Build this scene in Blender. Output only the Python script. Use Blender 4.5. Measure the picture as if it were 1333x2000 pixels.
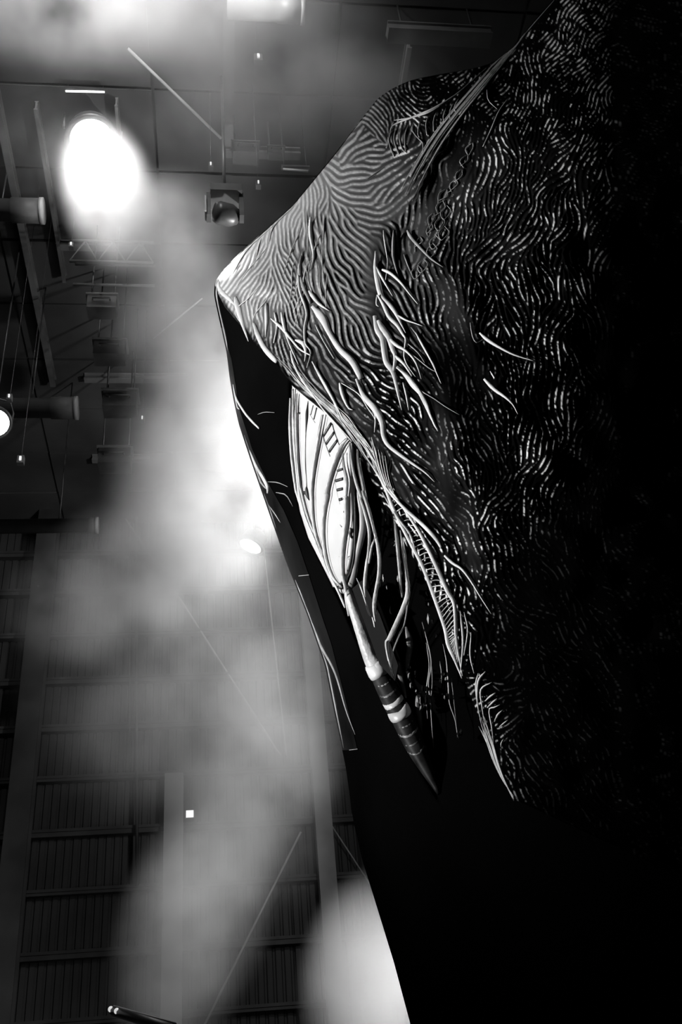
import bpy, bmesh, math, random
import numpy as np
from mathutils import Vector, Matrix

for o in list(bpy.data.objects):
    bpy.data.objects.remove(o)
SC = bpy.context.scene
COL = SC.collection

# ------------------------------------------------------------------ camera
FPX = 1944.0
PITCH, YAW, ROLL = math.radians(34.7), math.radians(9.0), math.radians(5.8)
CF = np.array([math.sin(YAW)*math.cos(PITCH), math.cos(YAW)*math.cos(PITCH), math.sin(PITCH)])
_r0 = np.array([math.cos(YAW), -math.sin(YAW), 0.0])
_u0 = np.cross(_r0, CF)
CR = math.cos(ROLL)*_r0 - math.sin(ROLL)*_u0
CU = math.sin(ROLL)*_r0 + math.cos(ROLL)*_u0
CC = np.array([0.0, 0.0, 1.6])
cam = bpy.data.cameras.new('camera')
cam.sensor_fit = 'VERTICAL'
cam.sensor_height = 36.0
cam.lens = 36.0*FPX/2000.0
cam.clip_start, cam.clip_end = 0.05, 200
co = bpy.data.objects.new('camera', cam)
COL.objects.link(co)
co.matrix_world = Matrix(((CR[0], CU[0], -CF[0], CC[0]), (CR[1], CU[1], -CF[1], CC[1]),
                          (CR[2], CU[2], -CF[2], CC[2]), (0, 0, 0, 1)))
SC.camera = co


def P(x, y, d):
    """world point seen at photograph pixel (x, y) at axial distance d (arrays allowed)"""
    x, y, d = np.broadcast_arrays(np.asarray(x, float), np.asarray(y, float), np.asarray(d, float))
    r = CF + CR*((x-666.5)/FPX)[..., None] - CU*((y-1000.0)/FPX)[..., None]
    return CC + r*d[..., None]


def onY(x, y, Y):
    r = P(x, y, 1.0)-CC
    return CC + r*(Y/r[1])


def onZ(x, y, Z):
    r = P(x, y, 1.0)-CC
    return CC + r*((Z-1.6)/r[2])


# ------------------------------------------------------------------ world, lights, exposure
w = bpy.data.worlds.new('dark hall')
SC.world = w
w.use_nodes = True
w.node_tree.nodes['Background'].inputs[0].default_value = (0.5, 0.5, 0.5, 1)
w.node_tree.nodes['Background'].inputs[1].default_value = 0.003
SC.view_settings.view_transform = 'Standard'
SC.view_settings.look = 'None'
SC.view_settings.gamma = 1
SC.view_settings.use_curve_mapping = False
SC.view_settings.exposure = 0.0
SC.cycles.volume_bounces = 0
SC.cycles.max_bounces = 4
SC.cycles.use_light_tree = False
SC.cycles.diffuse_bounces = 2
SC.cycles.glossy_bounces = 2
SC.cycles.volume_step_rate = 1.0
SC.cycles.volume_max_steps = 256


def light(name, kind, loc, energy, target=None, size=0.2, cone=60, blend=0.6):
    l = bpy.data.lights.new(name, kind)
    l.energy = energy
    if kind == 'AREA':
        l.size = size
    else:
        l.shadow_soft_size = size
    if kind == 'SPOT':
        l.spot_size = math.radians(cone)
        l.spot_blend = blend
    o = bpy.data.objects.new(name, l)
    COL.objects.link(o)
    o.location = Vector(loc)
    if target is not None:
        o.rotation_euler = (Vector(target)-Vector(loc)).to_track_quat('-Z', 'Y').to_euler()
    return o


# key lamp: a stage spot to the left of the viewer, a little above the sculpture's shoulder
KEY = CC + CR*-7.0 + CU*0.5 + CF*3.3
light('key_spot_light', 'SPOT', KEY, 4300, P(720, 720, 5.3), size=0.22, cone=46, blend=0.85)
# back lamps standing behind the sculpture, lighting the smoke
BACK = [((800, 860), 12.0, 1700), ((930, 1900), 9.8, 620), ((760, 1400), 12.0, 230)]

# ------------------------------------------------------------------ materials
MATS = {}


def mat(name, base=0.2, rough=0.5, metal=0.0, spec=0.5, noise=None, bump=None, emit=0.0, coat=0.0, attr=None):
    m = bpy.data.materials.new(name)
    m.use_nodes = True
    nt = m.node_tree
    b = nt.nodes['Principled BSDF']
    b.inputs['Base Color'].default_value = (base, base, base, 1)
    b.inputs['Roughness'].default_value = rough
    b.inputs['Metallic'].default_value = metal
    b.inputs['Specular IOR Level'].default_value = spec
    if coat:
        b.inputs['Coat Weight'].default_value = coat
        b.inputs['Coat Roughness'].default_value = 0.2
    if emit:
        b.inputs['Emission Color'].default_value = (1, 1, 1, 1)
        b.inputs['Emission Strength'].default_value = emit
    tc = nt.nodes.new('ShaderNodeTexCoord')
    if noise:
        sc, lo, hi = noise
        n = nt.nodes.new('ShaderNodeTexNoise')
        n.inputs['Scale'].default_value = sc
        n.inputs['Detail'].default_value = 6
        r = nt.nodes.new('ShaderNodeMapRange')
        r.inputs[1].default_value = 0.3
        r.inputs[2].default_value = 0.7
        r.inputs[3].default_value = lo
        r.inputs[4].default_value = hi
        nt.links.new(tc.outputs['Object'], n.inputs['Vector'])
        nt.links.new(n.outputs['Fac'], r.inputs[0])
        nt.links.new(r.outputs[0], b.inputs['Base Color'])
    if attr:
        a = nt.nodes.new('ShaderNodeAttribute')
        a.attribute_name = attr
        nt.links.new(a.outputs['Color'], b.inputs['Base Color'])
        k = nt.nodes.new('ShaderNodeMath')
        k.operation = 'MULTIPLY'
        k.inputs[1].default_value = spec
        nt.links.new(a.outputs['Fac'], k.inputs[0])
        nt.links.new(k.outputs[0], b.inputs['Specular IOR Level'])
    if bump:
        sc, st = bump
        n = nt.nodes.new('ShaderNodeTexNoise')
        n.inputs['Scale'].default_value = sc
        n.inputs['Detail'].default_value = 4
        bp = nt.nodes.new('ShaderNodeBump')
        bp.inputs['Strength'].default_value = st
        bp.inputs['Distance'].default_value = 0.02
        nt.links.new(tc.outputs['Object'], n.inputs['Vector'])
        nt.links.new(n.outputs['Fac'], bp.inputs['Height'])
        nt.links.new(bp.outputs[0], b.inputs['Normal'])
    m.cycles.emission_sampling = 'NONE'      # the lamps carry their own light objects
    MATS[name] = m
    return m


mat('wall panel steel', 0.04, 0.6, spec=.15, noise=(0.6, 0.018, 0.04))
mat('girt steel', 0.03, 0.55, spec=.15, noise=(2, 0.02, 0.045))
mat('column steel', 0.15, 0.5, spec=.2, noise=(1.5, 0.12, 0.19))
mat('dark column', 0.03, 0.6, spec=.2, noise=(1.5, 0.02, 0.04))
mat('ceiling deck', 0.035, 0.7, spec=.2, noise=(0.8, 0.02, 0.05))
mat('beam paint', 0.08, 0.5, spec=.2, noise=(2, 0.05, 0.11))
mat('floor concrete', 0.07, 0.5, noise=(1.0, 0.05, 0.1), bump=(6, 0.2))
mat('side wall', 0.02, 0.8, spec=.1, noise=(0.6, 0.02, 0.04))
mat('cable', 0.25, 0.45, spec=.3, noise=(3, 0.2, 0.3))
mat('black cable', 0.02, 0.5)
mat('black metal', 0.025, 0.4, noise=(5, 0.015, 0.035))
mat('lamp shell', 0.06, 0.4, noise=(4, 0.04, 0.09))
mat('duct skin', 0.3, 0.45, noise=(3, 0.22, 0.36))
mat('lamp lens glow', 0.8, 0.3, emit=30)
mat('weak lens glow', 0.8, 0.3, emit=1.3)
mat('small lens glow', 0.5, 0.3, emit=.6)
mat('reflector face', 0.7, 0.4, emit=3.5)
mat('hull black', 0.0018, 0.9, spec=0.0, noise=(1.2, 0.001, 0.0026), bump=(9, 0.03))
mat('edge panel vinyl', 0.008, 0.45, spec=0.06, noise=(2.5, 0.002, 0.013), bump=(14, 0.05))
mat('skin print and shade', 0.3, 0.36, spec=0.9, attr='print')
mat('dial enamel', 0.5, 0.5, spec=.2, noise=(5, 0.42, 0.52))
mat('numeral ink', 0.012, 0.5)
mat('faint ink', 0.24, 0.5)
mat('vine bark', 0.5, 0.45, noise=(14, 0.36, 0.66), bump=(40, 0.3))
mat('vine groove', 0.03, 0.5)
mat('root pale', 0.62, 0.42, noise=(9, 0.42, 0.74))
mat('root grey', 0.3, 0.42, noise=(9, 0.16, 0.4))
mat('root dim', 0.12, 0.4, noise=(9, 0.05, 0.2))
mat('strap dark', 0.007, 0.7, spec=.05)
mat('crescent grey', 0.32, 0.45, noise=(4, 0.18, 0.5))
mat('trunk print', 0.02, 0.5, spec=.1, noise=(16, 0.002, 0.03))
mat('trunk fibre', 0.5, 0.45, noise=(12, 0.2, 0.62), bump=(30, .4))
mat('coil pale', 0.6, 0.35, noise=(10, 0.4, 0.72))
mat('foil black', 0.006, 0.25, spec=0.4, noise=(10, 0.002, 0.012), bump=(18, 0.7))


# ------------------------------------------------------------------ helpers
def link_mesh(name, verts, faces, m, parent=None, smooth=False):
    me = bpy.data.meshes.new(name)
    me.from_pydata([tuple(v) for v in verts], [], faces)
    me.update()
    if smooth:
        me.polygons.foreach_set('use_smooth', [True]*len(me.polygons))
    me.materials.append(MATS[m])
    o = bpy.data.objects.new(name, me)
    COL.objects.link(o)
    o.parent = parent
    return o


def grid_mesh(name, pts, m, parent=None, smooth=True, attr=None, close_u=False, drop=None):
    """pts (rows, cols, 3) -> quad sheet"""
    r, c = pts.shape[:2]
    V = pts.reshape(-1, 3)
    idx = np.arange(r*c).reshape(r, c)
    if close_u:
        idx = np.concatenate([idx, idx[:, :1]], axis=1)
    a, b, d, e = idx[:-1, :-1], idx[:-1, 1:], idx[1:, 1:], idx[1:, :-1]
    Fq = np.stack([a, e, d, b], axis=-1).reshape(-1, 4)
    if drop is not None:          # leave out quads collapsed onto the sheet's left border
        dr_ = drop.reshape(-1)
        Fq = Fq[~dr_[Fq].all(axis=1)]
        used = np.unique(Fq)
        remap = np.full(len(V), -1)
        remap[used] = np.arange(len(used))
        Fq = remap[Fq]
        V = V[used]
        attr = attr.reshape(-1)[used]
    me = bpy.data.meshes.new(name)
    me.vertices.add(len(V))
    me.vertices.foreach_set('co', V.astype(np.float32).ravel())
    me.loops.add(len(Fq)*4)
    me.loops.foreach_set('vertex_index', Fq.astype(np.int32).ravel())
    me.polygons.add(len(Fq))
    me.polygons.foreach_set('loop_start', np.arange(0, len(Fq)*4, 4, dtype=np.int32))
    me.polygons.foreach_set('use_smooth', np.full(len(Fq), smooth, dtype=bool))
    me.update(calc_edges=True)
    if attr is not None:
        at = me.color_attributes.new('print', 'FLOAT_COLOR', 'POINT')
        a4 = np.ones((len(V), 4), np.float32)
        a4[:, :3] = attr.reshape(-1, 1)
        at.data.foreach_set('color', a4.ravel())
    me.materials.append(MATS[m])
    o = bpy.data.objects.new(name, me)
    COL.objects.link(o)
    o.parent = parent
    return o


def box_vf(lo, hi):
    x0, y0, z0 = lo
    x1, y1, z1 = hi
    v = [(x0, y0, z0), (x1, y0, z0), (x1, y1, z0), (x0, y1, z0), (x0, y0, z1), (x1, y0, z1), (x1, y1, z1), (x0, y1, z1)]
    f = [(0, 3, 2, 1), (4, 5, 6, 7), (0, 1, 5, 4), (1, 2, 6, 5), (2, 3, 7, 6), (3, 0, 4, 7)]
    return v, f


class MB:
    def __init__(s):
        s.v, s.f = [], []

    def add(s, v, f):
        n = len(s.v)
        s.v += [tuple(q) for q in v]
        s.f += [tuple(i+n for i in q) for q in f]
        return s

    def box(s, lo, hi):
        return s.add(*box_vf(lo, hi))

    def tube(s, pts, rad, n=8, caps=True):
        v, f = tube_vf(pts, rad, n, caps)
        return s.add(v, f)

    def lathe(s, origin, axis, prof, n=24):
        """prof: list of (along, radius)"""
        ax = np.array(axis, float)
        ax /= np.linalg.norm(ax)
        t = np.array([0, 0, 1.0]) if abs(ax[2]) < .9 else np.array([1.0, 0, 0])
        u = np.cross(ax, t)
        u /= np.linalg.norm(u)
        q = np.cross(ax, u)
        v, f = [], []
        for (h, r) in prof:
            for k in range(n):
                a = 2*math.pi*k/n
                v.append(tuple(np.array(origin)+ax*h+(u*math.cos(a)+q*math.sin(a))*r))
        for i in range(len(prof)-1):
            for k in range(n):
                f.append((i*n+k, i*n+(k+1) % n, (i+1)*n+(k+1) % n, (i+1)*n+k))
        f.append(tuple(range(n-1, -1, -1)))
        f.append(tuple((len(prof)-1)*n+k for k in range(n)))
        return s.add(v, f)

    def build(s, name, m, parent=None, smooth=False):
        return link_mesh(name, s.v, s.f, m, parent, smooth)


def tube_vf(pts, rad, n=8, caps=True, flat=1.0, ref=(0.31, -0.8, 0.22)):
    pts = np.asarray(pts, float)
    N = len(pts)
    rad = np.broadcast_to(np.asarray(rad, float), (N,))
    tan = np.gradient(pts, axis=0)
    tan /= np.linalg.norm(tan, axis=1)[:, None]+1e-12
    ref = np.array(ref, float)
    v = []
    for i in range(N):
        a = np.cross(tan[i], ref)
        a /= np.linalg.norm(a)+1e-12
        b = np.cross(tan[i], a)
        for k in range(n):
            t = 2*math.pi*k/n
            v.append(pts[i]+(a*math.cos(t)+b*math.sin(t)*flat)*rad[i])
    f = []
    for i in range(N-1):
        for k in range(n):
            f.append((i*n+k, i*n+(k+1) % n, (i+1)*n+(k+1) % n, (i+1)*n+k))
    if caps:
        f.append(tuple(range(n-1, -1, -1)))
        f.append(tuple((N-1)*n+k for k in range(n)))
    return v, f


def tag(o, label=None, cat=None, group=None, kind=None):
    if label:
        o['label'] = label
    if cat:
        o['category'] = cat
    if group:
        o['group'] = group
    if kind:
        o['kind'] = kind
    return o


def empty(name, loc=(0, 0, 0)):
    o = bpy.data.objects.new(name, None)
    COL.objects.link(o)
    o.empty_display_size = 0.2
    o.location = Vector(loc)
    return o


def child_of(o, root):
    """keep world coordinates of a mesh built in world space under a moved Empty"""
    o.parent = root
    o.matrix_parent_inverse = Matrix.Translation(root.location).inverted()
    return o


def sstep(a, b, x):
    t = np.clip((np.asarray(x, float)-a)/(b-a), 0, 1)
    return t*t*(3-2*t)


def cr(ctrl, n):
    """Catmull-Rom through control rows, n samples"""
    c = np.asarray(ctrl, float)
    if len(c) == 2:
        return c[0]+(c[1]-c[0])*np.linspace(0, 1, n)[:, None]
    c = np.vstack([2*c[0]-c[1], c, 2*c[-1]-c[-2]])
    m = len(c)-3
    t = np.linspace(0, m-1e-9, n)
    i = t.astype(int)
    u = (t-i)[:, None]
    p0, p1, p2, p3 = c[i], c[i+1], c[i+2], c[i+3]
    return 0.5*((2*p1)+(-p0+p2)*u+(2*p0-5*p1+4*p2-p3)*u**2+(-p0+3*p1-3*p2+p3)*u**3)


RNG = random.Random(7)
NR = np.random.RandomState(11)

# ------------------------------------------------------------------ the hall
WY, CZ = 18.0, 14.0          # end wall, ceiling height
tag(MB().box((-14, -8, -0.2), (16, WY+0.4, 0)).build('floor', 'floor concrete'), 'dark concrete hall floor', None, None, 'structure')
ceil = tag(MB().box((-14, -8, CZ), (16, WY+0.4, CZ+0.2)).build('ceiling', 'ceiling deck'), 'dark steel deck ceiling of the hall', None, None, 'structure')
for i in range(10):          # deck sheets of the ceiling in view, with open joints between them
    y0 = 5.2+i*1.29
    for k in range(6):
        x0 = -5.5+k*2.4
        MB().box((x0, y0, CZ-0.05-0.015*((i+k) % 2)), (x0+2.36, y0+1.25, CZ)).build('deck_sheet', 'ceiling deck', ceil)
wall = tag(MB().box((-14, WY, 0), (16, WY+0.3, CZ)).build('wall_back', 'side wall'), 'end wall of ribbed steel panels', None, None, 'structure')
tag(MB().box((-14.3, -8, 0), (-14, WY, CZ)).build('wall_left', 'side wall'), 'dark left wall', None, None, 'structure')
tag(MB().box((16, -8, 0), (16.3, WY, CZ)).build('wall_right', 'side wall'), 'dark right wall', None, None, 'structure')
tag(MB().box((-14, -8.3, 0), (16, -8, CZ)).build('wall_front', 'side wall'), 'dark wall behind the viewer', None, None, 'structure')

# ribbed wall panels between the girts
GZ = [3.3, 4.3, 5.3, 6.3, 7.3, 8.28, 9.25, 10.21, 11.2, 12.19, 13.1, 14.0]
bays = [-5.6, -3.33, -1.46, -0.1, 1.3, 2.55, 4.4]
meshes = {}
for bi in range(len(bays)-1):
    x0, x1 = bays[bi]+0.015, bays[bi+1]-0.015
    for gi in range(len(GZ)-1):
        z0, z1 = GZ[gi]+0.01, GZ[gi+1]-0.01
        key = (bi, round(z1-z0, 2))
        if key not in meshes:
            n = max(4, int((x1-x0)/0.14))
            v, f = [], []
            prof = []
            for k in range(n):
                a = x0+(x1-x0)*k/n
                s_ = (x1-x0)/n
                prof += [(a, 0), (a+s_*.55, 0), (a+s_*.68, .028), (a+s_*.87, .028)]
            prof.append((x1, 0))
            for (x, d) in prof:
                v += [(x-x0, d, 0), (x-x0, d, z1-z0)]
            for k in range(len(prof)-1):
                f.append((2*k, 2*k+2, 2*k+3, 2*k+1))
            me = bpy.data.meshes.new('wall_panel')
            me.from_pydata(v, [], f)
            me.materials.append(MATS['wall panel steel'])
            meshes[key] = me
        o = bpy.data.objects.new('wall_panel', meshes[key])
        COL.objects.link(o)
        o.location = (x0, WY-0.06-0.02*((bi*7+gi*3) % 3)/2, z0)
        o.parent = wall
for gi, z in enumerate(GZ[:-1]):        # horizontal rails
    h = 0.07 if gi in (1, 3, 5, 8) else 0.10
    MB().box((-5.6, WY-0.2, z-h/2), (4.4, WY-0.03, z+h/2)).box((-5.6, WY-0.22, z+h/2-.02), (4.4, WY-0.2, z+h/2+0.03)).build('wall_rail', 'girt steel', wall)


def ibeam(name, x, y, z0, z1, wd, dp, m, label, cat='column'):
    b = MB()
    b.box((x-wd/2, y-dp/2, z0), (x+wd/2, y-dp/2+.03, z1)).box((x-wd/2, y+dp/2-.03, z0), (x+wd/2, y+dp/2, z1))
    b.box((x-.012, y-dp/2+.03, z0), (x+.012, y+dp/2-.03, z1))
    r = empty(name, (x, y, z0))
    child_of(b.build('shaft', m), r)
    child_of(MB().box((x-wd*.7, y-dp*.7, z0), (x+wd*.7, y+dp*.7, z0+.04)).build('base_plate', m), r)
    tag(r, label, cat, 'wall columns')
    return r


ibeam('steel_column', -3.36, WY-0.45, 0, CZ, .40, .36, 'dark column', 'dark broad steel column nearest the left edge of the photo')
ibeam('steel_column', 1.90, WY-0.40, 0, CZ, .30, .3, 'column steel', 'pale steel column just left of the sculpture, rising the full height')
ibeam('steel_column', -0.73, WY-0.36, 0, 8.2, .33, .25, 'column steel', 'short pale steel post ending halfway up the end wall')


def simple(name, pts, rad, m, label, cat, group=None, n=8):
    c = np.asarray(pts, float)
    org = c[0]
    v, f = tube_vf(c-org, rad, n)
    o = link_mesh(name, v, f, m, None, True)
    o.location = Vector(org)
    return tag(o, label, cat, group)


def wallpt(x, y, off=0.35):
    return onY(x, y, WY-off)


simple('black_pipe', [wallpt(266, 1010), wallpt(268, 1730)], .03, 'black cable', 'thin black vertical pipe running up the end wall', 'pipe')
simple('thin_conduit', [wallpt(254, 1020), wallpt(253, 1500)], .014, 'black cable', 'faint thin conduit beside the black wall pipe', 'pipe')
simple('stay_cable', [wallpt(238, 1003, .2), wallpt(362, 1185, .2), wallpt(548, 1475, .2)], .016, 'cable', 'long pale cable slanting down to the right in front of the end wall', 'cable', 'stay cables')
simple('stay_cable', [wallpt(509, 1010, .25), wallpt(560, 1478, .25)], .016, 'cable', 'pale nearly upright cable beside the pale column', 'cable', 'stay cables')
simple('stay_cable', [wallpt(588, 1625, 1.3), wallpt(398, 2005, 1.3)], .018, 'cable', 'pale cable slanting down to the left through the low smoke', 'cable', 'stay cables')
simple('stay_cable', [wallpt(640, 1600, .245), wallpt(745, 1760, .245)], .013, 'cable', 'thin cable slanting down right towards the bright low smoke', 'cable', 'stay cables')
simple('stay_cable', [onZ(300, 660, CZ-.08), onZ(395, 583, CZ-.08)], .012, 'cable', 'faint thin line rising right to the shoulder of the sculpture', 'cable', 'stay cables')
simple('diagonal_brace', [wallpt(672, 1425, .15), wallpt(634, 1490, .15)], .035, 'dark column', 'short dark brace slanting between column and sculpture edge', 'brace')

# ceiling steelwork
beams = [(-2.74, 5.0, 13.4, .09, 'long pale rail along the ceiling at the far left'),
         (-2.25, 8.0, 11.0, .05, 'thin rail just right of the long left ceiling rail'),
         (0.28, 5.0, 8.45, .14, 'pale ceiling beam running up to the top edge of the photo'),
         (-1.2, 7.9, 9.4, .04, 'thin short rail above the bright round floodlight'),
         (2.6, 6.9, 9.0, .06, 'faint rail on the ceiling near the top of the sculpture')]
for x, y0, y1, wd, lab in beams:
    o = MB().box((-wd/2, 0, -.22), (wd/2, y1-y0, -.19)).box((-.012, 0, -.19), (.012, y1-y0, -.05)).box((-wd/2, 0, -.05), (wd/2, y1-y0, -.02)).build('ceiling_rail', 'beam paint')
    o.location = (x, y0, CZ-0.04)
    tag(o, lab, 'rail', 'ceiling rails')
for yy, x0, x1, lab in [(8.62, 0.25, 1.3, 'short cross member holding the lamp cluster'), (13.3, -2.2, -0.4, 'cross beam in the dark clutter under the ceiling'),
                        (10.35, -2.3, -1.0, 'cross beam below the bright floodlight'), (15.6, -2.3, -1.2, 'far cross beam in the dark, left of the bright smoke')]:
    o = MB().box((0, -.06, -.14), (x1-x0, .06, -.11)).box((0, -.012, -.11), (x1-x0, .012, -.03)).box((0, -.06, -.03), (x1-x0, .06, 0)).build('cross_beam', 'beam paint')
    o.location = (x0, yy, CZ-0.06)
    tag(o, lab, 'beam', 'cross beams')
simple('ceiling_brace', [onZ(250, 95, 13.8), onZ(432, 270, 13.8)], .02, 'cable', 'pale diagonal brace across the ceiling above the sculpture shoulder', 'brace')
# a lattice truss hanging in the dark at left
tr = empty('lighting_truss', tuple(onZ(150, 560, 12.9)))
c0, c1 = onZ(140, 470, 12.9), onZ(300, 470, 12.9)
c1[1] = c0[1]
for dz in (0, -.42):
    for dy in (0, .42):
        child_of(MB().tube([c0+[0, dy, dz], c1+[0, dy, dz]], .022).build('chord', 'beam paint', None, True), tr)
nb = 6
for k in range(nb):
    a = c0+(c1-c0)*k/nb
    b = c0+(c1-c0)*(k+1)/nb
    child_of(MB().tube([a+[0, 0, 0 if k % 2 else -.42], b+[0, 0, -.42 if k % 2 else 0]], .012, 6).build('lattice_bar', 'beam paint', None, True), tr)
tag(tr, 'short lattice lighting truss in the dark below the floodlight', 'truss')


# ------------------------------------------------------------------ lamps
def par_can(loc, aim, r, length, label, lens='weak lens glow', up=(0, 0, 1), group='stage lamps', name='stage_lamp', yoke=True, hang=True):
    loc = np.array(loc, float)
    ax = np.array(aim, float)
    ax /= np.linalg.norm(ax)
    root = empty(name, tuple(loc))
    child_of(MB().lathe(loc, -ax, [(0, r*1.06), (length*.1, r*1.06), (length*.12, r), (length*.62, r*.95), (length*.9, r*.6), (length, r*.35)], 28).build('housing', 'lamp shell', None, True), root)
    child_of(MB().lathe(loc, ax, [(.002, r*.97), (.032, r*.93), (.05+r*.04, r*.5), (.05+r*.06, r*.05)], 28).build('lens', lens, None, True), root)
    child_of(MB().lathe(loc, ax, [(-.03, r*1.1), (.03, r*1.12), (.035, r*1.0)], 28).build('bezel', 'black metal', None, True), root)
    if yoke:
        side = np.cross(ax, np.array(up, float))
        side /= np.linalg.norm(side)
        mid = loc-ax*length*.45
        top = mid+np.array([0, 0, r*1.9])
        pts = [mid+side*r*1.15, mid+side*r*1.2+[0, 0, r], top+side*r*.9, top-side*r*.9, mid-side*r*1.2+[0, 0, r], mid-side*r*1.15]
        child_of(MB().tube(pts, r*.07, 6).build('yoke', 'black metal', None, True), root)
        if hang:
            child_of(MB().tube([top, np.array([top[0], top[1], CZ-.05])], r*.06, 6).build('hanger_rod', 'black metal', None, True), root)
    tag(root, label, 'lamp', group)
    return root


# the big floodlight facing the viewer
fl = P(180, 275, 13.2)
d_fl = (P(215, 700, 8.0)-fl)
par_can(fl, d_fl, .32, .55, 'blazing round floodlight shining through smoke at upper left', 'lamp lens glow')
light('floodlight_beam', 'SPOT', fl+d_fl/np.linalg.norm(d_fl)*.14, 1500, fl+d_fl, size=.2, cone=70, blend=.8)
l2 = P(491, 1064, 16.4)
par_can(l2, -CF*.56+(-CR*.42-CU*.9)*.83, .21, .3, 'white oval lamp face in the bright smoke beside the sculpture', 'reflector face')
par_can(P(-10, 825, 13.0), P(80, 1000, 9)-P(-10, 825, 13.0), .2, .4, 'bright lamp cut off by the left photo edge', 'lamp lens glow')
# moving head lamp beside the sculpture's upper edge
mh = P(440, 412, 11.6)
root = empty('moving_head', tuple(mh))
child_of(MB().box(mh+[-.17, -.13, .22], mh+[.2, .15, .34]).build('base', 'lamp shell'), root)
for sx in (-1, 1):
    child_of(MB().box(mh+[sx*.19-.025, -.06, -.14], mh+[sx*.19+.025, .06, .26]).build('yoke_arm', 'lamp shell'), root)
child_of(MB().lathe(mh+[-.12, -.03, -.06], (.9, .3, .1), [(0, .11), (.05, .135), (.2, .13), (.28, .09)], 20).build('head', 'lamp shell', None, True), root)
child_of(MB().box(mh+[-.235, -.1, -.12], mh+[-.215, .06, .15]).build('side_panel', 'duct skin'), root)
child_of(MB().tube([mh+[0, 0, .3], [mh[0], mh[1], CZ-.05]], .02).build('hanger_rod', 'black metal', None, True), root)
tag(root, 'moving head stage light hanging beside the upper edge of the sculpture', 'lamp')
# dark cluster of gear above it
for i, (px, py, d, s, lab) in enumerate([(480, 300, 13.2, .34, 'dark box of rigging gear at the foot of the pale ceiling beam'),
                                         (540, 300, 13.4, .22, 'small dark winch right of the rigging gear box'),
                                         (200, 600, 14.0, .4, 'dim control box in the dark left of the smoke'),
                                         (215, 690, 14.6, .45, 'dim larger box of gear under the dim control box'),
                                         (235, 790, 15.2, .5, 'dim gear box with pale frame above a cross pipe'),
                                         (225, 900, 15.8, .5, 'lowest dim gear box in the dark column')]):
    c = P(px, py, d)
    r = empty('rigging_box', tuple(c))
    child_of(MB().box(c+[-s*.5, -s*.3, -s*.3], c+[s*.5, s*.3, s*.3]).build('case', 'black metal'), r)
    child_of(MB().box(c+[-s*.56, -s*.36, s*.3], c+[s*.56, s*.36, s*.36]).build('lid', 'lamp shell'), r)
    child_of(MB().tube([c+[-s*.3, -s*.34, 0], c+[-s*.3, -s*.45, 0], c+[s*.3, -s*.45, 0], c+[s*.3, -s*.34, 0]], s*.03, 6).build('handle', 'girt steel', None, True), r)
    for sx in (-.4, .4):
        child_of(MB().tube([c+[s*sx, 0, s*.36], [c[0]+s*sx, c[1], CZ-.05]], .012, 6).build('hanger_rod', 'black metal', None, True), r)
    tag(r, lab, 'box', 'rigging boxes')
for px, py, d, s, lab in [(505, 112, 12.0, .05, 'small pale lamp high in the haze near the top'),
                          (505, 358, 12.0, .03, 'tiny bright light left of the sculpture upper edge'),
                          (412, 322, 12.4, .03, 'tiny dim light under the rigging gear box'),
                          (139, 478, 13, .03, 'tiny light at the left end of the lattice truss'),
                          (278, 817, 15, .035, 'tiny bright light at the edge of the bright smoke'),
                          (40, 897, 12, .04, 'small upright light in the dark at far left'),
                          (18, 775, 12, .03, 'tiny dim light above the lamp at the left edge')]:
    c = P(px, py, d)
    r = empty('indicator_light', tuple(c))
    child_of(MB().box(c+[-s, -.01, -s*1.4], c+[s, .06, s*1.4]).build('case', 'black metal'), r)
    child_of(MB().box(c+[-s*.3, -.03, -s*.7], c+[s*.3, -.01, s*.7]).build('lens', 'small lens glow'), r)
    child_of(MB().tube([c+[0, .03, s], [c[0], c[1]+.03, CZ-.05]], .003, 6).build('hanger_wire', 'black metal', None, True), r)
    tag(r, lab, 'light', 'small lights')
c = onY(371, 1590, WY-.30)
r = empty('wall_light', tuple(c))
child_of(MB().box(c+[-.085, 0, -.075], c+[.085, .2, .075]).build('case', 'lamp shell'), r)
child_of(MB().box(c+[-.065, -.02, -.06], c+[.065, 0, .06]).build('lens', 'weak lens glow'), r)
tag(r, 'small square white light on the end wall beside the short post', 'light')

# tubular heaters / ducts with their right ends in view
for (px, py, d, rr, ln, sleeve, lab) in [(83, 412, 13.5, .17, 2.2, .4, 'horizontal round duct ending left of the floodlight plume'),
                                         (150, 797, 14.5, .165, 2.6, .36, 'horizontal round duct with a pale end sleeve at mid left'),
                                         (190, 1026, 16.0, .13, 2.4, .14, 'lowest horizontal round duct, at the wall corner'),
                                         (592, 22, 11.9, .15, .9, .3, 'brightly lit round duct end at the top of the photo')]:
    c = P(px, py, d)
    r = empty('round_duct', tuple(c))
    child_of(MB().lathe(c, (-1, 0, 0), [(0, rr), (sleeve, rr*1.0), (sleeve, rr*.9), (ln, rr*.9)], 24).build('barrel', 'duct skin' if px > 500 else 'beam paint', None, True), r)
    child_of(MB().lathe(c, (-1, 0, 0), [(-.02, rr*1.06), (.03, rr*1.06)], 24).build('end_ring', 'duct skin', None, True), r)
    for t in (.25, .8):
        child_of(MB().tube([c+[-ln*t, 0, rr*.8], [c[0]-ln*t, c[1], CZ-.05]], .012, 6).build('hanger_rod', 'black metal', None, True), r)
    tag(r, lab, 'duct', 'round ducts')
c = P(757, 62, 12.2)
r = empty('box_girder', tuple(c))
child_of(MB().box(c+[0, -.07, -.075], c+[1.3, .07, .075]).build('web', 'beam paint'), r)
for z_ in (-.085, .06):
    child_of(MB().box(c+[0, -.1, z_], c+[1.3, .1, z_+.025]).build('flange', 'beam paint'), r)
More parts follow.
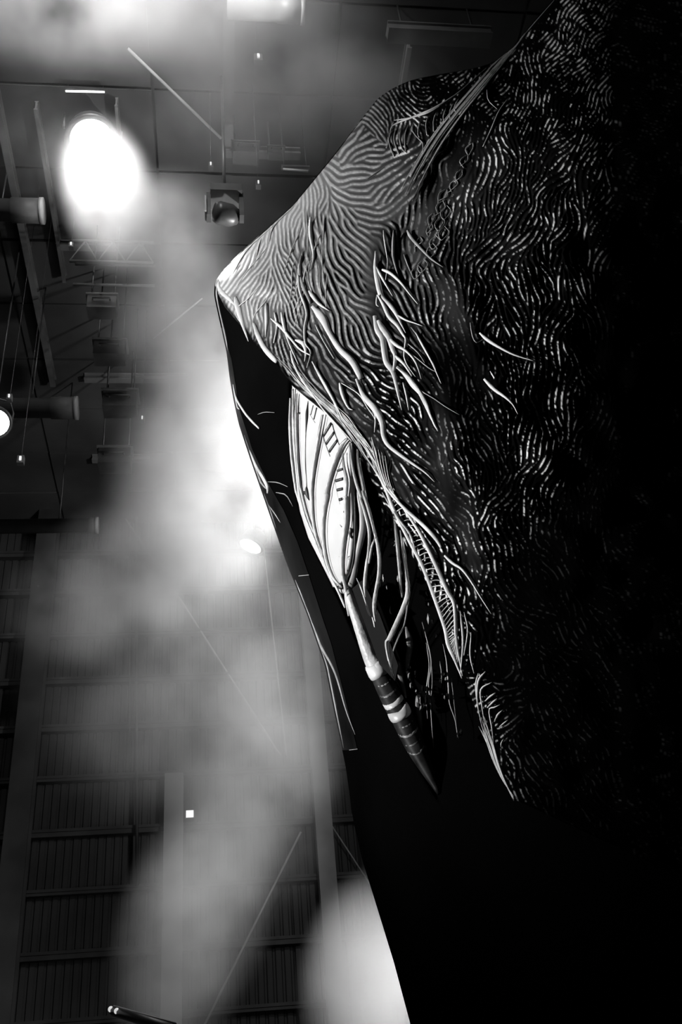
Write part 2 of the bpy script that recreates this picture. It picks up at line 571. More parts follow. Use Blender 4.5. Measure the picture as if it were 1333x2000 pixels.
for t in (.2, 1.1):
    child_of(MB().tube([c+[t, 0, .08], [c[0]+t, c[1], CZ-.02]], .014, 6).build('hanger_rod', 'black metal', None, True), r)
tag(r, 'pale box girder end in the dark at upper right', 'beam')
# bright strips of tube lights
for px, py, d, L, lab in [(128, 178, 13, .5, 'thin bright tube light above the floodlight'), (553, 330, 12.6, .32, 'thin pale tube light touching the sculpture upper edge')]:
    c = P(px, py, d)
    r = empty('tube_light', tuple(c))
    child_of(MB().tube([c, c+[L, 0, -.03 if L < .4 else 0.02]], .014).build('tube', 'weak lens glow' if L > .4 else 'cable', None, True), r)
    child_of(MB().box(c+[-.02, -.03, .018], c+[L+.02, .03, .05]).build('batten', 'black metal'), r)
    for t in (.05, .95):
        child_of(MB().tube([c+[L*t, 0, .04], [c[0]+L*t, c[1], CZ-.05]], .003, 6).build('hanger_wire', 'black metal', None, True), r)
    tag(r, lab, 'light', 'tube lights')

# light bar on a stand poking in at the bottom edge
a, b = P(222, 1974, 7.0), P(345, 2012, 6.6)
r = empty('light_bar', (float(a[0]), float(a[1]), 0))
child_of(MB().tube([a, a+(b-a)*.5, b], .035, 8).build('bar', 'black metal', None, True), r)
child_of(MB().tube([a+[0, 0, .03], b+[0, 0, .04]], .006, 6).build('top_edge', 'duct skin', None, True), r)
for t in (-.04, .06):
    q = a+(b-a)*t+np.array([0, -.03, .0])
    child_of(MB().lathe(q, P(0, 0, 0)*0+CC-q, [(0, .017), (.01, .02), (.016, .012)], 14).build('lens', 'small lens glow', None, True), r)
m_ = (a+b)/2
child_of(MB().tube([m_, [m_[0], m_[1], .02]], .02, 8).build('stand_pole', 'black metal', None, True), r)
for k in range(3):
    an = 2*math.pi*k/3+.4
    child_of(MB().tube([[m_[0], m_[1], .5], [m_[0]+.4*math.cos(an), m_[1]+.4*math.sin(an), .015]], .014, 6).build('stand_leg', 'black metal', None, True), r)
tag(r, 'black light bar with two small white lamps at the bottom edge', 'light bar')

# back lamps behind the sculpture (seen only from the side), each with its own light
for i, (pp, d, en) in enumerate(BACK):
    c = P(pp[0], pp[1], d)
    aim = np.array([-1.0, .35, 0.05])
    lab = ['floodlight hidden behind the sculpture middle, lighting the tall smoke', 'floodlight hidden behind the sculpture foot, lighting the low smoke', 'weaker floodlight hidden behind the sculpture waist'][i]
    par_can(c, aim, .15, .3, lab, 'weak lens glow')
    light('back_lamp_light', 'SPOT', c+aim*.1, en, c+aim*3, size=.12, cone=165, blend=.6)
tl = P(230, -460, 9.8)
par_can(tl, (-.1, 1, -.35), .2, .35, 'overhead floodlight just above the top edge of the photo')
light('overhead_lamp_light', 'SPOT', tl+np.array([0, 0, -.15]), 1700, tl+np.array([-.1, 1, -.35]), size=.15, cone=150, blend=.7)

# ------------------------------------------------------------------ smoke
def smoke_mat(i, dens, nscale, lo, hi):
    m = bpy.data.materials.new('smoke')
    m.use_nodes = True
    nt = m.node_tree
    nt.nodes.clear()
    out = nt.nodes.new('ShaderNodeOutputMaterial')
    vs = nt.nodes.new('ShaderNodeVolumeScatter')
    vs.inputs['Color'].default_value = (1, 1, 1, 1)
    vs.inputs['Anisotropy'].default_value = 0.0
    tc = nt.nodes.new('ShaderNodeTexCoord')
    ge = nt.nodes.new('ShaderNodeNewGeometry')
    ln = nt.nodes.new('ShaderNodeVectorMath')
    ln.operation = 'LENGTH'
    nt.links.new(tc.outputs['Object'], ln.inputs[0])
    fo = nt.nodes.new('ShaderNodeMapRange')
    fo.interpolation_type = 'SMOOTHSTEP'
    fo.inputs[1].default_value = 1.0
    fo.inputs[2].default_value = 0.1
    fo.inputs[3].default_value = 0.0
    fo.inputs[4].default_value = 1.0
    nz = nt.nodes.new('ShaderNodeTexNoise')
    nz.inputs['Scale'].default_value = nscale
    nz.inputs['Detail'].default_value = 3.0
    nz.inputs['Roughness'].default_value = 0.55
    nz.inputs['Distortion'].default_value = 0.0
    nt.links.new(ge.outputs['Position'], nz.inputs['Vector'])
    mr = nt.nodes.new('ShaderNodeMapRange')
    mr.inputs[1].default_value = lo
    mr.inputs[2].default_value = hi
    mr.inputs[3].default_value = 0.0
    mr.inputs[4].default_value = 1.0
    nt.links.new(nz.outputs['Fac'], mr.inputs[0])
    m1 = nt.nodes.new('ShaderNodeMath')
    m1.operation = 'MULTIPLY'
    m2 = nt.nodes.new('ShaderNodeMath')
    m2.operation = 'MULTIPLY'
    m2.inputs[1].default_value = dens
    nt.links.new(ln.outputs['Value'], fo.inputs[0])
    nt.links.new(fo.outputs[0], m1.inputs[0])
    nt.links.new(mr.outputs[0], m1.inputs[1])
    nt.links.new(m1.outputs[0], m2.inputs[0])
    nt.links.new(m2.outputs[0], vs.inputs['Density'])
    nt.links.new(vs.outputs[0], out.inputs['Volume'])
    m.cycles.volume_step_rate = 2.0
    return m


bm = bmesh.new()
bmesh.ops.create_icosphere(bm, subdivisions=3, radius=1.0)
puff = bpy.data.meshes.new('smoke_cloud')
bm.to_mesh(puff)
bm.free()
SMOKE = [  # px, py, depth, rx px, ry px, tilt deg (ccw), thickness m, density, lo, hi, label
    (250, 0, 10.6, 560, 160, 0, .9, 1.5, .30, .60, 'broad bright smoke bank along the top left edge'),
    (215, 385, 12.3, 105, 180, 10, .8, 2.6, .20, .5, 'glaring smoke plume pouring from the floodlight'),
    (330, 450, 12.3, 150, 130, 20, .8, 1.2, .3, .6, 'smoke tuft drifting right below the floodlight plume'),
    (370, 630, 12.6, 180, 210, 0, 1.0, .9, .3, .6, 'thin smoke left of the sculpture shoulder'),
    (425, 900, 13.0, 225, 370, -16, 1.3, 2.2, .28, .55, 'tall brightest smoke column beside the sculpture middle'),
    (280, 1120, 13.4, 310, 180, 22, 1.2, 2.2, .34, .64, 'smoke spreading left at the foot of the tall column'),
    (410, 1330, 14.5, 420, 350, 0, 1.2, .8, .22, .64, 'thin veil of smoke over the middle of the end wall'),
    (500, 1520, 14.0, 190, 320, 0, 1.2, 1.1, .3, .58, 'smoke column in front of the pale steel column'),
    (380, 1800, 12.8, 165, 300, -18, 1.2, 1.1, .28, .58, 'low smoke column in front of the short post'),
    (750, 1920, 11.6, 180, 230, 0, 1.2, 2.6, .25, .5, 'dense bright smoke at the bottom beside the sculpture foot'),
    (90, 250, 12.0, 220, 200, 0, .8, .1, .3, .6, 'faint haze around the left ceiling rails'),
    (570, 170, 11.2, 380, 220, 0, .9, .8, .28, .6, 'grey haze over the ceiling right of the beam'),
]
for i, (px, py, d, rx, ry, tilt, th, dens, lo, hi, lab) in enumerate(SMOKE):
    me = puff.copy()
    me.materials.append(smoke_mat(i, dens, 1.05, lo, hi))
    o = bpy.data.objects.new('smoke_cloud', me)
    COL.objects.link(o)
    t = math.radians(tilt)
    ax = (CR*math.cos(t)+CU*math.sin(t))*rx*d/FPX
    ay = (-CR*math.sin(t)+CU*math.cos(t))*ry*d/FPX
    az = CF*th
    c = P(px, py, d)
    o.matrix_world = Matrix(((ax[0], ay[0], az[0], c[0]), (ax[1], ay[1], az[1], c[1]), (ax[2], ay[2], az[2], c[2]), (0, 0, 0, 1)))
    tag(o, lab, 'smoke', None, 'stuff')

# ------------------------------------------------------------------ the sculpture: base form
HW = 720.0     # half width of the body, in pixels of the photograph at its own distance
BULGE = 1.7
_sil = np.array([(-400, 1420), (-120, 1185), (0, 1080), (50, 1036), (95, 1000), (128, 955), (142, 880), (152, 815), (168, 775), (190, 740), (250, 692),
                 (300, 655), (350, 614), (400, 573), (450, 518), (500, 462), (530, 434), (550, 420), (575, 418), (600, 423), (640, 432), (690, 443), (740, 449), (785, 457),
                 (830, 467), (900, 490), (1000, 525), (1100, 560), (1200, 600), (1300, 635), (1400, 655), (1450, 666), (1500, 676), (1600, 690),
                 (1680, 708), (1750, 730), (1880, 770), (2000, 802), (2300, 880), (2700, 960), (3400, 1050)], float)


def xl(y):
    y = np.asarray(y, float)
    a = np.interp(y, _sil[:, 0], _sil[:, 1])
    return (a+np.interp(y-6, _sil[:, 0], _sil[:, 1])+np.interp(y+6, _sil[:, 0], _sil[:, 1]))/3


_yy = np.arange(-400, 3400, 4.0)
_k = np.exp(-(np.arange(-60, 61)*4.0/75)**2)
_xs = np.convolve(np.concatenate([np.full(60, xl(-400)), xl(_yy), np.full(60, xl(3396))]), _k/_k.sum(), 'valid')


def xls(y):
    return np.interp(y, _yy, _xs)


_pe = math.radians(22)


def D0(y):
    v = (1000.0-np.asarray(y, float))/FPX
    return 5.3/(math.cos(_pe)-v*math.sin(_pe))


def H(x, y):
    """front surface of the body: axial distance at pixel"""
    x = np.asarray(x, float)
    e = xl(y)
    es = e+(xls(y)-e)*sstep(-20, 110, x-e)
    s = np.clip((x-es)/HW, 0, 2)
    return D0(y)-BULGE*np.sqrt(np.clip(1-(1-s)**2, 0, 1))


# lower edge of the draped skin (also the right border of the opening)
_edge = np.array([(548, 419), (575, 424), (600, 436), (640, 470), (680, 502), (715, 540), (755, 570), (780, 600), (812, 640), (850, 672),
                  (885, 700), (935, 725), (985, 750), (1030, 775), (1075, 800), (1130, 830), (1190, 855), (1250, 880), (1320, 905),
                  (1385, 930), (1450, 960), (1510, 985), (1562, 1003), (1700, 1300), (1760, 1480)], float)


def xe(y):
    y = np.asarray(y, float)
    e = np.interp(y, _edge[:, 0], _edge[:, 1])
    return np.where(y < 550, xl(y), np.maximum(e, xl(y)))


# left border of the opening
_lip = np.array([(700, 566), (765, 567), (850, 567), (950, 575), (1000, 585), (1050, 601), (1130, 641), (1180, 665), (1240, 690), (1310, 720), (1390, 760), (1470, 800), (1560, 850), (1700, 930)], float)


def lx(y):
    return np.interp(y, _lip[:, 0], _lip[:, 1])


SCULPT = empty('draped_sculpture', (float(P(1400, 2600, 4.2)[0]), float(P(1400, 2600, 4.2)[1]), 0))
tag(SCULPT, 'towering black sculpture with ridged draped skin, exposed clock dial and pale roots', 'sculpture')


def part(o, parent=None):
    if parent is None or parent is SCULPT:
        return child_of(o, SCULPT)
    o.parent = parent
    o.matrix_parent_inverse = Matrix.Translation(SCULPT.location).inverted() if parent.type == 'EMPTY' else Matrix.Identity(4)
    return o


# hull: closed tube standing on the floor, with the recess of the opening
ys = np.concatenate([np.arange(-380, -40, 30), np.arange(-40, 2060, 5), np.arange(2060, 3380, 40)]).astype(float)
fr = []
offs = []
for y in ys:
    L0, Lp = xl(y), max(lx(y), xl(y)+40)
    Re = max(xe(y) if y > 560 else xl(y)+260, Lp+30)
    Rr = xl(y)+HW*2
    a = 1-np.cos(np.linspace(0, math.pi/2, 26))
    c1_ = L0+(Lp-L0)*a
    c2_ = np.concatenate([[Lp+2, Lp+5], np.linspace(Lp+9, Re+30, 34)])
    c3_ = (Re+30)+(Rr-Re-30)*np.sin(np.linspace(0, math.pi/2, 51)[1:])
    X = np.concatenate([c1_, c2_, c3_])
    dep = float(sstep(735, 775, y)*(1-sstep(1430, 1590, y)))*0.2
    of = np.zeros(len(X))
    of[26:26+36] = -dep
    of[26] = -dep*.35
    of[62-6:62] = 0 if dep == 0 else -dep*np.linspace(1, 0, 6)
    fr.append(X)
    offs.append(of)
fr = np.array(fr)
offs = np.array(offs)
YY = np.repeat(ys[:, None], fr.shape[1], 1)
front = P(fr, YY, H(fr, YY)-offs)
tb = np.linspace(0, math.pi, 34)[1:-1]
bx = xl(ys)[:, None]+HW*(1+np.cos(tb))[None, :]
bd = D0(ys)[:, None]+0.7*np.sin(tb)[None, :]
back = P(bx, np.repeat(ys[:, None], len(tb), 1), bd)
ring = np.concatenate([front, back], axis=1)
ring[..., 2] = np.clip(ring[..., 2], 0.0, CZ-.3)
hull = grid_mesh('hull', ring, 'hull black', None, True, close_u=True)
part(hull)

# edge panels along the left silhouette
_pr = np.array([(620, 428), (700, 452), (800, 468), (880, 494), (940, 522), (1000, 556), (1060, 582), (1125, 604), (1200, 628), (1260, 648), (1350, 671), (1420, 688), (1480, 702), (1620, 716)], float)
for k, (y0, y1) in enumerate([(640, 930), (930, 1125), (1125, 1465)]):
    yy = np.linspace(y0, y1, 60)
    t = 1-np.cos(np.linspace(0, math.pi/2, 14))
    X = xl(yy)[:, None]+(np.maximum(np.interp(yy, _pr[:, 0], _pr[:, 1])-xl(yy), 3))[:, None]*t[None, :]
    Y = np.repeat(yy[:, None], 14, 1)
    o = grid_mesh('edge_panel', P(X, Y, H(X, Y)-.012-.01*np.sin(np.linspace(0, math.pi, 14))[None, :]), 'edge panel vinyl')
    part(o)
for y0 in (1125, 1465):
    xx = np.linspace(xl(y0)+14, np.interp(y0, _pr[:, 0], _pr[:, 1]), 12)
    yy = y0+np.linspace(0, -2, 12)
    v, f = tube_vf(P(xx, yy, H(xx, yy)-.021), .0022, 6)
    part(link_mesh('panel_seam', v, f, 'root grey', None, True))

# ------------------------------------------------------------------ ridge pattern of the draped skin
GS = 1.6
gx = np.arange(396, 1400, GS)
gy = np.arange(-48, 1776, GS)
GXX, GYY = np.meshgrid(gx, gy)
ORI = [  # px, py, direction dx, dy (stripe direction), weight radius
    (450, 530, .62, -.78), (500, 490, .5, -.86), (560, 440, .35, -.93), (560, 520, .15, 1), (620, 420, .3, -.95), (600, 560, .1, 1), (520, 590, .3, -.95),
    (640, 600, .35, .93), (670, 520, .45, .9), (690, 470, .8, .6), (720, 590, .98, .1), (690, 640, .5, .87), (730, 540, .7, .7),
    (640, 330, .2, 1), (690, 290, .9, -.3), (700, 340, .98, .15), (750, 330, .98, -.1), (750, 370, .9, -.3), (800, 350, .6, -.8), (700, 400, .95, .25),
    (760, 240, .25, .97), (800, 200, .6, .8), (850, 180, .9, -.3), (660, 440, .6, .8),
    (800, 480, .2, .97), (850, 430, .4, -.92), (900, 350, .4, -.92), (930, 250, .3, -.95), (1000, 150, .45, -.9), (1080, 150, .45, -.9),
    (1000, 350, .2, -.98), (1000, 450, .6, -.8), (960, 480, .6, -.8), (1060, 420, .5, -.86), (1120, 420, .4, -.92), (1090, 300, .45, -.9), (1140, 250, .3, -.95),
    (900, 560, .2, -.98), (960, 580, .1, 1), (1000, 620, .1, 1), (1050, 620, .05, 1), (1100, 620, .1, 1), (860, 620, .1, 1),
    (780, 600, .6, .8), (810, 660, .6, .8), (760, 700, .95, .2), (720, 760, .3, .95), (700, 720, .9, .4), (760, 780, .98, .1), (780, 850, .6, .8),
    (960, 720, .5, .87), (1040, 720, .1, 1), (1000, 790, .4, .9), (1060, 800, .1, 1), (1090, 880, .2, -.98), (1060, 930, .5, -.86), (980, 860, .3, .95),
    (900, 870, .5, .87), (920, 920, .5, .87), (950, 980, .45, -.9), (900, 960, .6, .8), (880, 1050, .4, .9), (960, 1050, .5, .86), (1000, 1120, .4, .9),
    (1050, 1200, .7, .7), (950, 1180, .3, .95), (910, 1250, .1, 1), (1100, 1150, .5, .86), (940, 1340, .8, -.5), (1200, 700, .1, 1), (1250, 1000, .2, .98), (1200, 400, .3, -.95), (1150, 1400, .6, .8), (1300, 1300, .4, .9)]
O = np.array(ORI, float)
th2 = 2*np.arctan2(O[:, 3], O[:, 2])
sub = 8
cx, cy = GXX[::sub, ::sub], GYY[::sub, ::sub]
cs = np.zeros_like(cx)
sn = np.zeros_like(cx)
for (px, py), t in zip(O[:, :2], th2):
    wgt = 1/(((cx-px)**2+(cy-py)**2)/60.0**2+.15)**1.6
    cs += wgt*np.cos(t)
    sn += wgt*np.sin(t)


def up(a, shape):
    """bilinear upsample of a coarse grid"""
    yi = np.arange(shape[0])/sub
    xi = np.arange(shape[1])/sub
    y0 = np.minimum(yi.astype(int), a.shape[0]-2)
    x0 = np.minimum(xi.astype(int), a.shape[1]-2)
    fy, fx = np.clip(yi-y0, 0, 1)[:, None], np.clip(xi-x0, 0, 1)[None, :]
    return (a[y0][:, x0]*(1-fy)*(1-fx)+a[y0][:, x0+1]*(1-fy)*fx+a[y0+1][:, x0]*fy*(1-fx)+a[y0+1][:, x0+1]*fy*fx)


KY = np.fft.fftfreq(len(gy), GS)[:, None]
KX = np.fft.rfftfreq(len(gx), GS)[None, :]
KR = np.sqrt(KX**2+KY**2)
KT = np.arctan2(KY, KX)


def lowpass(scale, seed):
    n = np.random.RandomState(seed).randn(len(gy), len(gx))
    g = np.fft.irfft2(np.fft.rfft2(n)*np.exp(-(KR*scale)**2*2), s=n.shape)
    return g/g.std()


THETA = .5*np.arctan2(up(sn, GXX.shape), up(cs, GXX.shape)) + .30*lowpass(55, 3) + .16*lowpass(22, 4)
NOR = 9
LAMS = (8.0, 12.5)
wl = sstep(520, 680, GXX)*sstep(180, 330, GYY)      # 0 -> fine, 1 -> coarse
wl = np.clip(wl+.15*lowpass(90, 8), 0, 1)
wl *= 1-.4*sstep(800, 930, GXX)
THETA += .2*lowpass(14, 5)*sstep(760, 900, GXX)
u = NR.randn(*GXX.shape)
masks = []
for k in range(NOR):
    tk = math.pi*k/NOR           # stripe direction
    dlt = np.abs((THETA-tk+math.pi/2) % math.pi-math.pi/2)
    masks.append(np.clip(1-dlt/(math.pi/NOR), 0, 1))
filt = []
for lam in LAMS:
    for k in range(NOR):
        tk = math.pi*k/NOR+math.pi/2     # wave vector is perpendicular to the stripe
        dt = np.abs((KT-tk+math.pi/2) % math.pi-math.pi/2)
        filt.append(np.exp(-((KR-1/lam)/(.22/lam))**2)*np.exp(-(dt/.30)**2))
LOWF = np.exp(-(KR*22)**2*2)
for it in range(9):
    Fu = np.fft.rfft2(u)
    acc = np.zeros_like(u)
    for li in range(2):
        wgt = wl if li else 1-wl
        for k in range(NOR):
            acc += np.fft.irfft2(Fu*filt[li*NOR+k], s=u.shape)*masks[k]*wgt
    acc /= np.sqrt(np.clip(np.fft.irfft2(np.fft.rfft2(acc**2)*LOWF, s=u.shape), 1e-12, None))      # even strength everywhere
    u = np.tanh(1.6*acc)
FIELD = acc
SPK = lowpass(3.2, 21)
SPK2 = lowpass(26, 22)
SPK3 = lowpass(60, 23)


def samp(G, x, y):
    fx = np.clip((x-gx[0])/GS, 0, len(gx)-1.001)
    fy = np.clip((y-gy[0])/GS, 0, len(gy)-1.001)
    i, j = fy.astype(int), fx.astype(int)
    a, b = fy-i, fx-j
    return G[i, j]*(1-a)*(1-b)+G[i, j+1]*(1-a)*b+G[i+1, j]*a*(1-b)+G[i+1, j+1]*a*b


def seg_dist(x, y, poly):
    """distance to a polyline and the parameter along it (0..1)"""
    best = np.full(np.shape(x), 1e9)
    par = np.zeros(np.shape(x))
    sgn = np.zeros(np.shape(x))
    n = len(poly)-1
    for i in range(n):
        (ax_, ay_), (bx_, by_) = poly[i], poly[i+1]
        dx, dy = bx_-ax_, by_-ay_
        t = np.clip(((x-ax_)*dx+(y-ay_)*dy)/(dx*dx+dy*dy), 0, 1)
        ex, ey = x-(ax_+t*dx), y-(ay_+t*dy)
        d = np.hypot(ex, ey)
        m = d < best
        best = np.where(m, d, best)
        par = np.where(m, (i+t)/n, par)
        sgn = np.where(m, np.sign(dx*ey-dy*ex), sgn)
    return best, par, sgn


CREST = [(1085, -10), (1040, 40), (1000, 95), (940, 165), (890, 225), (850, 280), (815, 340), (785, 400), (755, 460), (720, 545), (735, 610)]
CREST2 = [(905, 560), (900, 640), (930, 720), (990, 800), (1050, 900)]
VALLEY = [(930, 250), (870, 350), (830, 430), (815, 500)]
FACET = [(760, 620), (850, 620), (905, 690), (950, 780), (985, 860), (1010, 960)]

def zc(ox, oy, s, pts):
    """control rows (X, Y[, width px]) measured on an enlarged crop -> photograph pixels"""
    out = []
    lastw = None
    n = len(pts)
    ws = [p[2] if len(p) > 2 else None for p in pts]
    idx = [i for i, q in enumerate(ws) if q is not None]
    wi = np.interp(range(n), idx, [ws[i] for i in idx]) if idx else np.full(n, 3.0)
    for p, w_ in zip(pts, wi):
        out.append((ox+p[0]/s, oy+p[1]/s, w_))
    return out


B_ = lambda p: zc(650, 450, 4.443, p)
A_ = lambda p: zc(540, 740, 3.3325, p)
S_ = lambda p: zc(400, 400, 3.3325, p)
T_ = lambda p: zc(680, 100, 3.3325, p)
E_ = lambda p: zc(540, 740, 6.665, p)
F2 = lambda p: zc(560, 960, 5.554, p)
G_ = lambda p: zc(700, 1200, 4.166, p)
Q_ = lambda p: zc(900, 1000, 2.857, p)
C_ = lambda p: zc(700, 650, 3.3325, p)
R_ = lambda p: zc(850, 300, 3.3325, p)

roots_pale = [
    B_([(443, 0, 3), (450, 80), (470, 210), (478, 280), (460, 430, 1)]),
    B_([(375, 180, 6), (375, 330), (400, 480, 9), (430, 580), (500, 650), (550, 720, 6), (590, 800), (635, 890, 1)]),
    B_([(370, 300, 5), (440, 430), (480, 500), (520, 570, 1)]),
    B_([(390, 560, 5), (440, 640, 6), (490, 750), (560, 820, 6), (610, 900), (635, 950, 3), (620, 1080), (650, 1170), (720, 1270, 1)]),
    B_([(365, 740, 12), (390, 860, 10), (435, 940), (450, 1050), (470, 1150, 9), (520, 1220, 8), (545, 1300), (570, 1420, 4), (600, 1560, 1)]),
    B_([(395, 780, 10), (440, 860), (490, 930, 9), (520, 1030, 7), (545, 1090), (535, 1200, 5), (530, 1240, 3)]),
    B_([(500, 945, 7), (560, 1000), (630, 1040, 4), (700, 1110), (740, 1190), (770, 1290, 1)]),
    B_([(545, 1090, 6), (620, 1160, 4), (690, 1265, 2)]),
    B_([(560, 1180, 5), (640, 1260, 7), (700, 1340, 9), (760, 1410, 7), (820, 1510), (850, 1600, 4), (910, 1740, 1)]),
    B_([(430, 340, 6), (500, 370), (590, 450, 4), (660, 540), (740, 640, 1)]),
    B_([(610, 1320, 2), (640, 1430, 3), (660, 1560, 1)]),
    B_([(385, 560, 2), (380, 640, 2), (400, 660, 1)]),
    B_([(550, 730, 4), (640, 780), (700, 800), (780, 830, 1)]),
    A_([(520, 0, 7), (570, 110, 9), (640, 190, 11), (690, 280, 10), (700, 370, 8), (730, 430, 7), (800, 490), (900, 560, 4), (970, 610), (1030, 670, 1)]),
    S_([(700, 660, 11), (770, 740, 13), (810, 830, 8), (880, 940, 9), (960, 1020, 10), (1020, 1130, 9)]),
    A_([(640, 190, 3), (645, 260), (640, 330, 1)]),
    S_([(200, 600, 9), (225, 680, 12), (245, 760, 8), (285, 890, 1)]),
    S_([(320, 770, 7), (350, 850, 9), (390, 930), (440, 990, 9), (470, 1022, 6)]),
    S_([(610, 460, 5), (620, 560), (665, 700, 4), (650, 800), (655, 900), (690, 960), (665, 1060, 1)]),
    S_([(680, 560, 7), (740, 640, 5), (810, 690, 1)]),
    S_([(430, 740, 3), (500, 800, 5), (560, 870), (620, 940), (690, 980, 2)]),
    S_([(500, 700, 6), (520, 800, 5), (550, 900), (610, 1040, 1)]),
    S_([(455, 700, 4), (470, 790), (450, 900, 2)]),
    S_([(720, 780, 2), (770, 880), (840, 1000, 1)]),
    S_([(400, 640, 5), (405, 740, 7), (395, 860, 1)]),
    S_([(590, 880, 5), (640, 900, 7), (660, 960), (650, 1020, 1)]),
    S_([(560, 950, 5), (580, 1030), (630, 1130, 4), (700, 1230), (780, 1340, 3), (870, 1440), (960, 1540, 2)]),
    S_([(700, 1020, 4), (750, 1110), (790, 1180, 6), (850, 1290, 4), (900, 1390, 2), (960, 1450, 1)]),
    S_([(770, 1150, 4), (820, 1230), (870, 1360), (890, 1420, 1)]),
    S_([(880, 1160, 6), (900, 1240, 6), (935, 1320, 3), (965, 1335, 1)]),
    S_([(890, 1160, 2), (1000, 1230), (1060, 1320), (1110, 1400), (1105, 1480, 1)]),
    S_([(640, 300, 3), (610, 420), (600, 520, 2)]),
    S_([(690, 80, 5), (690, 200, 6), (710, 330), (690, 420, 1)]),
    A_([(870, 0, 8), (930, 80, 7), (980, 190, 4), (1010, 260), (1050, 330, 1)]),
    C_([(250, 225, 5), (340, 300, 6), (400, 380, 5), (450, 470, 3), (490, 590), (520, 640, 1)]),
    C_([(375, 0, 3), (420, 80, 4), (480, 190, 3), (515, 270), (540, 330, 1)]),
    C_([(790, 0, 5), (850, 50, 6), (930, 100, 4), (1020, 145), (1150, 185, 1)]),
    C_([(820, 300, 7), (890, 370, 6), (960, 420, 4), (1010, 470), (1040, 530, 1)]),
    C_([(860, 250, 2), (890, 300, 3), (905, 360, 1)]),
    A_([(1095, 1150, 6), (1150, 1200, 5), (1210, 1240, 4), (1270, 1320), (1330, 1420, 2), (1400, 1530, 1)]),
]
roots_grey = [
    B_([(530, 0, 5), (525, 200, 6), (545, 310), (580, 430, 1)]),
    B_([(650, 0, 8), (690, 70, 7), (780, 170), (860, 250, 4), (960, 320, 1)]),
    B_([(620, 210, 4), (660, 320), (700, 410, 1)]),
    B_([(680, 840, 3), (760, 940, 4), (820, 1060), (880, 1170, 3), (940, 1320, 1)]),
    B_([(630, 1040, 2), (720, 1100), (830, 1190, 2), (900, 1230, 1)]),
    B_([(700, 1340, 3), (780, 1400), (880, 1460), (980, 1530), (1100, 1600, 1)]),
    B_([(655, 985, 3), (740, 1060, 2), (800, 1150, 1)]),
    S_([(630, 330, 4), (618, 430, 6), (640, 520, 7), (690, 640, 5)]),
    R_([(230, 1100, 3), (245, 1190, 2), (270, 1230, 2), (310, 1210, 1)]),
    T_([(1040, 310, 2), (980, 400, 3), (930, 520, 4), (880, 620, 2)]),
    T_([(905, 250, 2), (915, 320, 2), (970, 375, 1)]),
]


# skin lies smooth and dark around the roots
TM = np.zeros(GXX.shape)
for c_ in roots_pale+roots_grey:
    q = cr(np.array(c_), 60)
    for x, y, w_ in q:
        R_px = max(w_, 1)*.5+5
        j0, i0 = int((x-gx[0])/GS), int((y-gy[0])/GS)
        k_ = int(2.2*R_px/GS)
        sl = (slice(max(0, i0-k_), i0+k_+1), slice(max(0, j0-k_), j0+k_+1))
        TM[sl] = np.maximum(TM[sl], np.exp(-(((GXX[sl]-x)**2+(GYY[sl]-y)**2)/R_px**2)**1.5))

yrow = np.arange(-44, 1745, 1.6)
xcol = np.concatenate([np.arange(414, 1200, 1.6), np.arange(1200, 1426, 4.0)])
CX = np.maximum(xcol[None, :], xe(yrow)[:, None])
CY = np.repeat(yrow[:, None], len(xcol), 1)
o_ = CX-xe(yrow)[:, None]
low = (CY > 552).astype(float)*sstep(552, 600, CY)
lift = .055*sstep(0, 14, o_)+low*(-.07*(1-sstep(0, 4.5, o_)))
dc, pc, sg = seg_dist(CX, CY, CREST)
lift += (.09-.075*sstep(.45, .9, pc))*np.exp(-(dc/np.where(sg > 0, 55, 30))**2)*sstep(0, 20, o_)
dc2, _, _ = seg_dist(CX, CY, CREST2)
lift += .03*np.exp(-(dc2/45)**2)
dv, _, _ = seg_dist(CX, CY, VALLEY)
lift -= .035*np.exp(-(dv/60)**2)
df, _, _ = seg_dist(CX, CY, FACET)
lift += .012*samp(SPK3, CX, CY)*sstep(0, 60, o_) * sstep(0, 60, CX-xl(CY))
F_ = samp(FIELD, CX, CY)
# where the ridges run and where the skin lies smooth
amp = np.ones_like(CX)
amp *= 1-.9*np.exp(-(dv/34)**2)
amp *= 1-.85*np.exp(-(seg_dist(CX, CY, [(735, 470), (722, 545), (735, 620), (780, 700)])[0]/14)**2)
amp *= 1-.9*np.exp(-(seg_dist(CX, CY, [(870, 560), (905, 660), (950, 740)])[0]/26)**2)
amp *= 1-.9*np.exp(-(seg_dist(CX, CY, [(850, 690), (880, 760), (860, 830), (850, 900), (890, 1000)])[0]/34)**2)
amp *= 1-.8*np.exp(-(seg_dist(CX, CY, [(880, 960), (915, 1050), (930, 1110)])[0]/20)**2)
amp *= 1-.85*np.exp(-(seg_dist(CX, CY, [(610, 700), (680, 790), (740, 870), (800, 980)])[0]/22)**2)
amp *= 1-.7*np.exp(-(dc/12)**2)*(pc < .75)
TMASK = samp(TM, CX, CY)
amp *= 1-.9*TMASK
edgefade = sstep(0, 70, CX-xl(CY))
amp_r = amp*(.25+.75*edgefade)
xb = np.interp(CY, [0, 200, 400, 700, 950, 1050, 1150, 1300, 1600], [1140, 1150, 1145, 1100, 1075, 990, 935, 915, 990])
lift += (.008-.004*sstep(800, 950, CX))*(1-.85*sstep(-50, 90, CX-xb))*np.tanh(1.1*F_)*amp_r*sstep(0, 12, o_)
DEP = H(CX, CY)-lift
pts = P(CX, CY, DEP)

